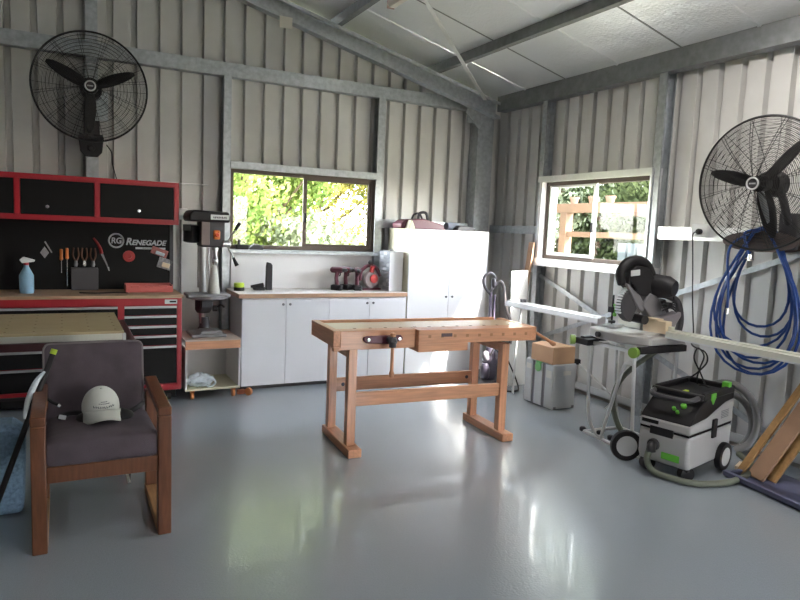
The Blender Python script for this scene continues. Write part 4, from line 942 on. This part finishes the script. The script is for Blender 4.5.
b = MB(); b.prism([(.10,.18),(.34,.225),(.35,.19),(.27,.09),(.20,.07),(.13,.10)], (0,-.12,0), X_, Z_, (0,.09,0)); b.build('dust_chute', mat('chute_grey', (.25,.22,.235), .5), r, bev=.010)
b = MB()
for k in range(4): b.tube(smooth_path([(.12,-.12,.24+.02*k),(.20,-.13,.26+.012*k),(.27,-.12,.235+.02*k),(.31,-.10,.22)]), .007, 6)
b.tube(smooth_path([(.20,-.09,.33),(.22,-.09,.37),(.26,-.09,.37),(.28,-.09,.32)]), .006, 6); b.build('cable_loop', blkp, r)
b = MB(); b.tube(smooth_path([(.13,-.06,.36),(.25,-.06,.345),(.36,-.06,.29),(.41,-.06,.15),(.38,-.06,.02),(.33,-.06,-.02)], 8), .028, 12); b.build('suction_hose', dkgrey, r)
b = MB(); b.tube(smooth_path([(.28,-.05,.10),(.30,-.05,.05),(.31,-.05,.0)]), .035, 10); b.build('hose_cuff', mat('brown_cuff', (.30,.16,.08), .5), r)
b = MB(); b.cyl((-.02,-.09,.165),(.0,.05,.165),.035); b.build('depth_stop', blkp, r)
b = MB(); b.cyl((-.08,.19,.07),(-.08,.19,.33),.008); b.box((-.11,.17,.19),(-.05,.21,.235)); b.mat(1).obox((-.075,.17,.21),(.02,.02,.10), I3); b.mat(0).lathe([(.028,0),(.03,.018),(.02,.022)], (-.08,.19,.105), n=16); b.build('hold_down_clamp', [blkp, green], r)
b = MB(); b.obox((-.08,.17,.086),(.16,.10,.022), Mx.Rotation(.3,3,'Z')); b.build('clamp_plate', greyw, r, bev=.006)
b = MB(); b.obox((4.05,3.48,.964),(.075,.20,.095), Mx.Rotation(.1,3,'Z')); b.obox((4.04,3.51,1.018),(.07,.13,.012), Mx.Rotation(.1,3,'Z'))
tag(b.build('wood_offcut', pale, bev=.003), 'pale timber offcut standing on the mitre saw table', 'wood block')

# ------------------------------------------------------------------ dust extractor
r = thing('dust_extractor', 'white and black dust extractor with green details on wheels', 'dust extractor', (3.955,3.07,0), rz=.23)
HL, HW = .33, .18
b = MB(); b.prism([(-.30,.085),(.30,.085),(HL,.13),(HL,.318),(-HL,.318),(-HL,.14)], (0,-HW,0), X_, Z_, (0,2*HW,0)); b.build('tub', extw, r, bev=.022, segs=3)
b = MB(); b.box((-HL+.006,-HW+.006,.318),(HL-.006,HW-.006,.332)); b.build('seal', blk, r)
b = MB(); b.prism([(-HL,.332),(HL,.332),(HL,.50),(.20,.492),(.05,.452),(-.08,.415),(-HL,.395)], (0,-HW,0), X_, Z_, (0,2*HW,0)); b.build('motor_housing', extw, r, bev=.014, segs=3)
b = MB(); b.prism([(-HL+.004,.396),(-.08,.416),(.05,.453),(.20,.493),(HL-.002,.501),(HL-.002,.565),(-.10,.555),(-.16,.53),(-.30,.43)], (0,-HW+.003,0), X_, Z_, (0,2*HW-.006,0)); top = b.build('top_cover', blkp, r, bev=.008)
b = MB(); zt = .60
b.box((-.16,-HW,.545),(HL,-HW+.03,zt)); b.box((-.16,HW-.03,.545),(HL,HW,zt)); b.box((HL-.03,-HW+.03,.545),(HL,HW-.03,zt)); b.box((-.20,-HW,.55),(-.15,HW,zt-.008)); b.build('rim_tray', blkp, r, bev=.010)
b = MB(); b.tube(smooth_path([(-.16,-HW+.02,.575),(-.27,-HW+.05,.555),(-.29,0,.55),(-.27,HW-.05,.555),(-.16,HW-.02,.575)]), .018, 10); b.build('carry_handle', dkgrey, r)
sl = math.atan2(.10,.14)
Rp = Mx.Rotation(-sl,3,'Y')
for (u, y, rr) in ((.02,-.07,.020),(-.045,-.055,.012),(-.02,-.02,.013)):
    c0 = V((-.23+u*math.cos(sl), y, .485+u*math.sin(sl))); b = MB(); b.lathe([(rr,-.01),(rr,.012),(rr*.8,.016)], c0, (-math.sin(sl),0,math.cos(sl)), 18); b.build('control_knob', green, r)
b = MB(); b.box((-HL-.004,.04,.42-.06),(-HL+.01,.16,.385)); b.build('air_slot', blk, r)
b = MB(); b.box((-HL-.003,-.07,.285),(-HL+.01,.10,.345)); b.build('front_latch', blkp, r, bev=.006)
b = MB(); b.prism([(-.035,.035),(.035,.035),(.035,.0),(.0,-.045),(-.035,.0)], (-.02,-HW-.006,.55), X_, Z_, (0,.01,0)); b.build('lid_catch', green, r, bev=.004)
b = MB(); b.prism([(-.02,.03),(.03,.03),(.03,-.01),(-.02,-.01)], (.24,-HW+.002,.600), X_, Z_, (0,.05,0)); b.build('lid_catch', green, r, bev=.004)
b = MB(); b.obox((-.10,-.02,.575),(.05,.03,.02), I3); b.build('lid_catch', lime, r, bev=.004)
b = MB(); b.box((-.005,-HW-.016,.265),(.055,-HW+.002,.40)); b.build('side_latch', blkp, r, bev=.006)
b = MB()
for i in range(5): b.box((.13,-HW-.0015,.385+i*.012),(.25,-HW+.002,.391+i*.012))
b.build('vent', midgrey, r)
b = MB(); b.lathe([(.042,-.005),(.042,.02),(.034,.03)], (-HL,.06,.215), (-1,0,0), 20); b.tube(smooth_path([(-HL-.02,.06,.215),(-HL-.055,.05,.21),(-HL-.07,.04,.18)]), .030, 12); b.build('hose_port', blkp, r)
b = MB(); b.obox((-HL+.002,-.06,.155),(.012,.13,.05), I3); b.build('front_badge', green, r, bev=.006)
for s in (-1, 1):
    b = MB(); b.lathe([(.082,-.022),(.098,-.02),(.102,0),(.098,.02),(.082,.022),(.082,-.022)], (.19,s*(HW+.015),.102), (0,1,0), 32); b.build('tyre', blkp, r)
    b = MB(); b.lathe([(.02,-.028),(.083,-.02),(.083,.02),(.02,.028)], (.19,s*(HW+.015),.102), (0,1,0), 28); b.build('wheel_hub', greyw, r)
    b = MB(); b.lathe([(.03,-.03),(.05,-.025),(.05,.025),(.03,.03)], (-.25,s*.14,.05), (.5,.85,0), 20); b.box((-.29,s*.14-.03,.07),(-.22,s*.14+.03,.10)); b.build('castor', blkp, r)
b = MB(); b.box((-.25,-.15,.07),(.28,.15,.09)); b.build('chassis', dkgrey, r)
def flexhose(name, pts, rad, mt, label):
    p = smooth_path(pts, 26); b = MB(); b.tube(p, [rad*(1+.06*(i % 2)) for i in range(len(p))], 12); return tag(b.build(name, mt), label, 'hose')
flexhose('suction_hose', [(3.605,3.075,.175),(3.585,3.07,.10),(3.60,3.02,.035),(3.64,2.88,.026),(3.72,2.76,.026),(3.92,2.70,.026),(4.12,2.72,.026),(4.30,2.78,.026),(4.42,2.86,.03),(4.47,3.0,.06)], .021, hosegrn, 'olive suction hose curling on the floor in front of the extractor')
flexhose('suction_hose', [(4.28,3.58,.80),(4.20,3.62,.72),(4.08,3.70,.60),(3.95,3.73,.46),(3.90,3.72,.30),(3.93,3.66,.12),(4.0,3.58,.03),(4.12,3.50,.026)], .020, hosegrn, 'olive suction hose falling from the mitre saw through the stand')
flexhose('suction_hose', [(4.42,3.38,.30),(4.50,3.30,.50),(4.56,3.16,.545),(4.60,3.03,.46),(4.60,2.96,.30),(4.57,2.98,.14),(4.52,3.06,.06)], .026, hosegry, 'grey suction hose arched behind the extractor')
flexhose('suction_hose', [(4.46,3.34,.26),(4.52,3.26,.42),(4.57,3.14,.46),(4.64,3.06,.36),(4.64,3.03,.2),(4.60,3.06,.09)], .024, hosegry, 'smaller grey suction hose nested inside the larger grey arch')

# ------------------------------------------------------------------ blue sledge and boards at the wall
r = thing('plastic_tray', 'slate-blue plastic tray on the floor under the leaning boards', 'tray', (4.28,2.60,0), rz=-.14)
b = MB(); b.box((-.22,-.55,0),(.22,.20,.012)); b.prism([(-.24,.012),(-.20,.012),(-.215,.05),(-.25,.05)], (0,-.55,0), X_, Z_, (0,.75,0)); b.box((-.22,.165,.012),(.22,.20,.045)); b.build('tub', slate_blue, r, bev=.006)
for i, (x, dy, m1, lab, w) in enumerate(((4.20,.06,tan,'tan board leaning on the wall, nearest the extractor',.05),(4.23,-.04,brownb,'darker board leaning behind the first tan board',.12),(4.29,-.10,tan,'tan board leaning closest to the wall',.10))):
    b = MB(); q0 = V((x,2.74+dy,.014)); q1 = V((x+.46,2.62+dy,.66))
    b.bar(q0, q1, w, .022, (1,0,-.7)); tag(b.build('leaning_board', m1, bev=.002), lab, 'board', group='boards leaning by the extractor')
b = MB(); b.obox((4.33,2.86,.02),(.14,.08,.04), Mx.Rotation(.4,3,'Z')); tag(b.build('small_offcut', pale, bev=.002), 'small pale offcut on the floor behind the olive hose', 'wood block')

# ------------------------------------------------------------------ grey tool case stack, cardboard box
r = thing('systainer', 'tall grey stacking tool case with green latch on the floor', 'tool case', (4.015,4.585,0)); r.name = 'stacking_case'
w_, d_, h_ = .285, .40, .43
b = MB(); b.box((.012,.0,.006),(w_,d_,h_)); b.build('shell', sysg, r, bev=.008)
b = MB()
for y0, y1 in ((0,.105),(.15,.255),(.295,.40)): b.box((0,y0,.012),(.012,y1,h_-.006))
b.build('front_panels', sysg, r, bev=.004)
b = MB(); b.box((.008,.256,.012),(.0125,.294,h_-.01)); b.box((.008,.106,.012),(.0125,.149,h_-.01)); b.build('groove', midgrey, r)
b = MB(); b.box((-.006,.165,.405),(.012,.24,.43)); b.lathe([(.01,-.004),(.042,.006),(.042,.014),(.01,.018)], (0,.20,.375), (-1,0,0), 20); b.build('latch', mat('pale_green_latch', (.22,.60,.22), .4), r)
b = MB(); b.box((.0,.015,.30),(-.002,.09,.37)); b.box((.0,.31,.335),(-.002,.38,.385)); b.box((.13,-.002,.325),(.22,.0,.365)); b.build('sticker', paper, r)
for x in (.03,.25):
    b = MB(); b.box((x,-.002,.006),(x+.03,.02,.03)); b.build('foot', midgrey, r)
r = thing('cardboard_box', 'small brown cardboard box on top of the grey tool case', 'box', (4.01,4.59,.432))
b = MB(); b.box((.005,.005,0),(.27,.32,.155)); b.build('carton', card, r, bev=.003)
b = MB(); b.hexa([(.005,.005,.1555),(.135,.005,.165),(.135,.32,.165),(.005,.32,.1555),(.005,.005,.158),(.135,.005,.168),(.135,.32,.168),(.005,.32,.158)]); b.build('flap', card, r)
b = MB(); b.hexa([(.27,.005,.1555),(.14,.005,.16),(.14,.32,.16),(.27,.32,.1555),(.27,.005,.158),(.14,.005,.163),(.14,.32,.163),(.27,.32,.158)]); b.build('flap', card, r)
r = thing('clamp_bar', 'dark bar clamp lying beside the grey case near the wall', 'clamp', (4.42,4.72,0)); r.name = 'bar_clamp'
b = MB(); b.bar((.0,0,.42),(.20,-.32,.12),.02,.012); b.build('bar', alu, r); b = MB(); b.box((-.05,-.03,.39),(.03,.03,.44)); b.build('jaw', blkp, r, bev=.006)
b = MB(); b.bar((.21,-.33,.12),(.16,-.26,.0),.02,.012); b.build('foot', alu, r)

# ------------------------------------------------------------------ corner: vacuum, foam board, plank
r = thing('upright_vacuum', 'upright vacuum cleaner with loop handle standing by the tall cabinet', 'vacuum cleaner', (4.02,5.60,0))
b = MB(); b.prism([(-.15,0),(.13,0),(.12,.05),(.04,.09),(-.10,.07)], (0,-.14,0), X_, Z_, (0,.26,0)); b.build('head', dkgrey, r, bev=.012)
b = MB(); b.lathe([(.07,.08),(.085,.12),(.085,.28),(.06,.36),(.04,.42)], (0,0,0), n=24); b.lathe([(.04,.10),(.05,.12),(.05,.22),(.03,.26)], (-.09,-.05,0), n=18); b.build('dust_bin', mat('violet_grey_plastic', (.06,.05,.075), .35), r)
b = MB(); b.ell((-.08,-.04,.33),(.045,.04,.06),16,10); b.ell((.06,-.05,.30),(.04,.03,.08),16,10); b.build('cyclone', mat('silver_grey_plastic', (.22,.20,.23), .35), r)
b = MB(); b.tube([(0,.02,.40),(-.02,.0,.72),(-.03,.0,1.0)], [.024,.02,.018], 12); b.tube([(.012,-.02,.42),(.0,-.03,.98)], .012, 10); b.build('wand', mat('pale_violet_tube', (.22,.19,.28), .35, .3), r)
b = MB(); b.tube(smooth_path([(-.03,0,.98),(-.11,0,1.06),(-.13,0,1.15),(-.06,0,1.21),(.01,0,1.17),(.0,0,1.08),(-.03,0,1.0)]), .014, 10); b.ell((.0,0,1.10),(.028,.03,.06),14,8); b.build('handle', mat('grey_handle', (.10,.09,.105), .4), r)
b = MB(); b.tube(smooth_path([(.02,0,1.08),(.07,-.02,1.12),(.11,-.03,1.06),(.14,-.03,.90),(.18,-.03,.78),(.22,-.03,.70),(.25,-.02,.50),(.22,0,.34),(.10,0,.26)], 10), .017, 10); b.build('hose', mat('vacuum_hose', (.12,.105,.11), .5), r)
b = MB(); b.tube(smooth_path([(.06,0,.20),(.16,-.05,.24),(.19,-.05,.15),(.12,-.04,.10)]), .008, 8); b.tube(smooth_path([(-.05,-.08,.34),(-.02,-.10,.42),(.04,-.09,.38)]), .008, 8); b.build('power_cable', dkgrey, r)
b = MB(); b.hexa([(4.22,5.50,0),(4.46,5.53,0),(4.46,5.55,0),(4.22,5.52,0),(4.32,5.69,1.22),(4.56,5.72,1.23),(4.56,5.74,1.23),(4.32,5.71,1.22)])
tag(b.build('foam_board', polyst), 'white foam board leaning in the corner under the side window', 'board')
b = MB(); b.bar((4.40,5.70,0.012),(4.645,5.79,1.54),.085,.022,(1,0,-.15)); tag(b.build('brown_plank', brownb, bev=.002), 'narrow brown plank leaning behind the white foam board', 'plank')
b = MB(); b.tube(smooth_path([(4.18,5.50,.30),(4.26,5.46,.12),(4.24,5.36,.012),(4.14,5.28,.010),(4.05,5.30,.010),(4.0,5.40,.010),(4.02,5.5,.010)]), .008, 8); tag(b.build('floor_cable', wireblk), 'dark cable trailing on the floor beside the upright vacuum', 'cable')

# ------------------------------------------------------------------ strip lamps
def batten(x, y0, y1, lab, on=True):
    z = raf(x) + .185 - .004
    r = thing('strip_lamp', lab, 'lamp', (x+.03,(y0+y1)/2,z), group='strip lamps under the roof purlins')
    L = (y1-y0)/2
    b = MB(); b.box((-.035,-L,-.045),(.035,L,0)); b.build('housing', lamp_off, r, bev=.004)
    b = MB(); b.prism([(-.033,0),(.033,0),(.026,-.02),(-.026,-.02)], (0,-L+.02,-.0455), X_, Z_, (0,2*L-.04,0)); b.build('diffuser', lampw if on else lamp_off, r)
    for e in (-L-.01, L-.0): b = MB(); b.box((-.036,e,-.068),(.036,e+.01,.0)); b.build('end_cap', mat('lamp_end', (.42,.30,.24), .5), r)
    if on:
        ld = bpy.data.lights.new('strip_light', 'AREA'); ld.shape = 'RECTANGLE'; ld.size = .06; ld.size_y = 2*L-.04; ld.energy = LAMP; ld.color = (1,.965,.92)
        lo = bpy.data.objects.new('strip_light', ld); COL.objects.link(lo); lo.location = (x+.03,(y0+y1)/2,z-.075)
LAMP = 2
batten(2.62, 4.28, 5.50, 'unlit strip lamp under the purlin with its end in view at the top edge', on=False)
LAMP = 3
batten(3.73, 2.1, 3.32, 'lit strip lamp nearest the side wall, above the picture')
LAMP = .6
batten(1.33, 0.6, 1.82, 'added fill strip lamp under the ridge side purlin, unseen above the viewer')  # added as weak fill light, out of view

# ------------------------------------------------------------------ outside
def tree(x, y, h, rx, rz, mt, lab, nleaf, seed, z_lo=.06, leaf=.066):
    random.seed(seed)
    r = thing('garden_tree', lab, 'tree', (x,y,-.14), group='trees outside the windows')
    b = MB(); top = V((rnd(-.2,.2), rnd(-.2,.2), h*.75)); ends = []
    b.tube(smooth_path([(0,0,0),(rnd(-.1,.1),rnd(-.1,.1),h*.3),top]), [.075-.002*i for i in range(17)], 8)
    for k in range(9):
        f = rnd(.18,.75); s = V((top.x*f, top.y*f, h*.75*f)); a = rnd(0,2*PI); q = s+V((math.cos(a)*rx*.75, math.sin(a)*rx*.75, h*rnd(.1,.3))); ends.append(q)
        b.tube(smooth_path([s, (s+q)/2+V((0,0,rnd(-.1,.15))), q]), [.045-.0022*i for i in range(17)], 6)
    b.build('trunk', bark, r)
    b = MB(); cl = [(V((rnd(-1,1)*rx*.75, rnd(-1,1)*rx*.75, z_lo*h + (h*.95-z_lo*h)*rnd(0,1)**1.5)), rnd(.28,.6)*rz) for _ in range(46)] + [(e, .35*rz) for e in ends]
    for i in range(int(nleaf*3.4)):
        c, rr = cl[i % len(cl)]
        d = V((random.gauss(0,1), random.gauss(0,1), random.gauss(0,.8)))*rr*.5
        p = c + d; p.z = max(.15, p.z)
        n_ = V((random.gauss(0,1), random.gauss(0,1), random.gauss(0,1))).normalized(); u = n_.orthogonal().normalized()*leaf*rnd(.6,1.2); w = n_.cross(u)*rnd(.4,.6)
        vs = [b.bm.verts.new(q) for q in (p-u, p+w, p+u, p-w)]; b._f(vs)
    bm_ = b
    me = bpy.data.meshes.new('foliage'); bm_.bm.to_mesh(me); bm_.bm.free(); me.materials.append(mt)
    o = bpy.data.objects.new('foliage', me); COL.objects.link(o); o.parent = r; o['kind'] = 'stuff'
tree(2.6, 10.6, 5.6, 1.7, 1.25, leaf_g, 'bright green tree seen in the back window pane nearest the drill press', 9000, 1)
tree(4.9, 13.2, 7.0, 2.0, 1.4, leaf_y, 'yellow-green tree seen behind the back window stile', 9000, 2)
tree(6.9, 11.6, 6.2, 1.8, 1.3, leaf_g, 'spreading tree with bare lower branches in the back window pane nearest the tall cabinet', 7500, 3, z_lo=.40)
tree(1.4, 14.6, 7.0, 2.2, 1.5, leaf_y, 'yellowish tree farther behind the bright green one', 8000, 4)
tree(4.2, 18.5, 8.0, 2.6, 1.7, leaf_p, 'pale grey-green tree far behind the back window', 8000, 5)
tree(9.2, 10.6, 7.0, 1.8, 1.4, leaf_p, 'pale tree seen over the timber rack in the side window', 7000, 6)
tree(10.8, 7.6, 7.0, 2.0, 1.4, leaf_d, 'deep green tree seen behind the timber rack in the side window', 9000, 7, z_lo=.03)
tree(13.6, 11.4, 8.0, 2.4, 1.6, leaf_d, 'tall green tree farthest beyond the side window', 7000, 8, z_lo=.03)
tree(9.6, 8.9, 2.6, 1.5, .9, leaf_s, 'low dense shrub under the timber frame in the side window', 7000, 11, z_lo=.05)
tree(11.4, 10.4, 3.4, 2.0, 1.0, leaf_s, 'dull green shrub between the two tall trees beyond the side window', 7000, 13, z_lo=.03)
tree(3.6, 10.2, 1.9, 1.1, .7, leaf_p, 'low pale shrub behind the back window stile', 4000, 12, z_lo=.05)
r = thing('timber_rack', 'weathered timber carport frame outside the side window', 'carport')
XP = 7.0
def q7(x, y, X=XP): return P(x, y, X=X)
pb0, pb1 = q7(549,212), q7(670,207)
zb = q7(600,208).z
b = MB(); b.box((XP-.06,5.0,zb-.07),(XP+.06,q7(548,210).y,zb+.07)); b.build('beam', wtim, r, bev=.004)
b = MB(); b.box((XP+1.6,5.0,zb-.05),(XP+1.7,9.6,zb+.09)); b.build('beam', wtim, r, bev=.004)
yp = q7(565,240).y
b = MB(); b.box((XP-.07,yp-.07,-.14),(XP+.07,yp+.07,zb-.07)); b.build('post', wtim, r, bev=.004)
b = MB(); b.box((XP+1.58,8.9,-.14),(XP+1.72,9.04,zb-.05)); b.build('post', wtim, r, bev=.004)
b = MB(); b.box((XP+1.58,5.2,-.14),(XP+1.72,5.34,zb-.05)); b.build('post', wtim, r, bev=.004)
b = MB(); b.box((XP-.04,5.1,1.62),(XP+.04,yp-.07,1.70)); b.build('rail', wtim, r, bev=.004)
b = MB()
for yy in (5.1, 6.4): b.box((XP+.06,yy,zb-.04),(XP+1.6,yy+.06,zb+.05))
b.build('rafter', wtim, r)
for i, (yy, lab) in enumerate(((yp-.15,'terracotta pot on the outdoor beam nearest the post'),(yp-.55,'terracotta pot in the middle of the outdoor beam'),(yp-.9,'terracotta pot on the outdoor beam farthest from the post'))):
    b = MB(); b.lathe([(.05,0),(.065,.07),(.075,.07),(.075,.10),(.062,.10),(.05,.04)], (XP,yy,zb+.07), n=18); tag(b.build('plant_pot', mat('terracotta', (.14,.075,.05), .8)), lab, 'pot', group='pots on the outdoor beam')
b = MB(); ribs(b, 5.6, yp+.1, -.14, 1.55, XP+1.2, 'y', 1); tag(b.build('fence_sheet', wsteel, solid=.004, smooth=False), 'grey ribbed steel fence beyond the side window', 'fence')

# ------------------------------------------------------------------ light
wd = bpy.data.worlds.new('world'); sc.world = wd; wd.use_nodes = True; nt = wd.node_tree
bg = nt.nodes['Background']; sky = nt.nodes.new('ShaderNodeTexSky'); sky.sky_type = 'NISHITA'; sky.sun_disc = False; sky.sun_elevation = math.radians(47); sky.sun_rotation = math.radians(138); sky.dust_density = .7; sky.air_density = 1.0
hs = nt.nodes.new('ShaderNodeHueSaturation'); hs.inputs['Saturation'].default_value = .35
nt.links.new(sky.outputs[0], hs.inputs['Color']); nt.links.new(hs.outputs[0], bg.inputs['Color']); bg.inputs['Strength'].default_value = .9
sd = bpy.data.lights.new('sun', 'SUN'); sd.energy = 8; sd.angle = math.radians(2.5); sd.color = (1,.96,.88)
so = bpy.data.objects.new('sun', sd); COL.objects.link(so)
so.rotation_euler = V((-1, 1.1, -1.6)).to_track_quat('-Z', 'Y').to_euler(); so.location = (10,-8,12)

sc.view_settings.view_transform = 'Standard'; sc.view_settings.look = 'None'; sc.view_settings.gamma = 1; sc.view_settings.use_curve_mapping = False
sc.view_settings.exposure = 2.85
sc.cycles.use_denoising = True
sc.cycles.max_bounces = 8; sc.cycles.diffuse_bounces = 5; sc.cycles.transparent_max_bounces = 12
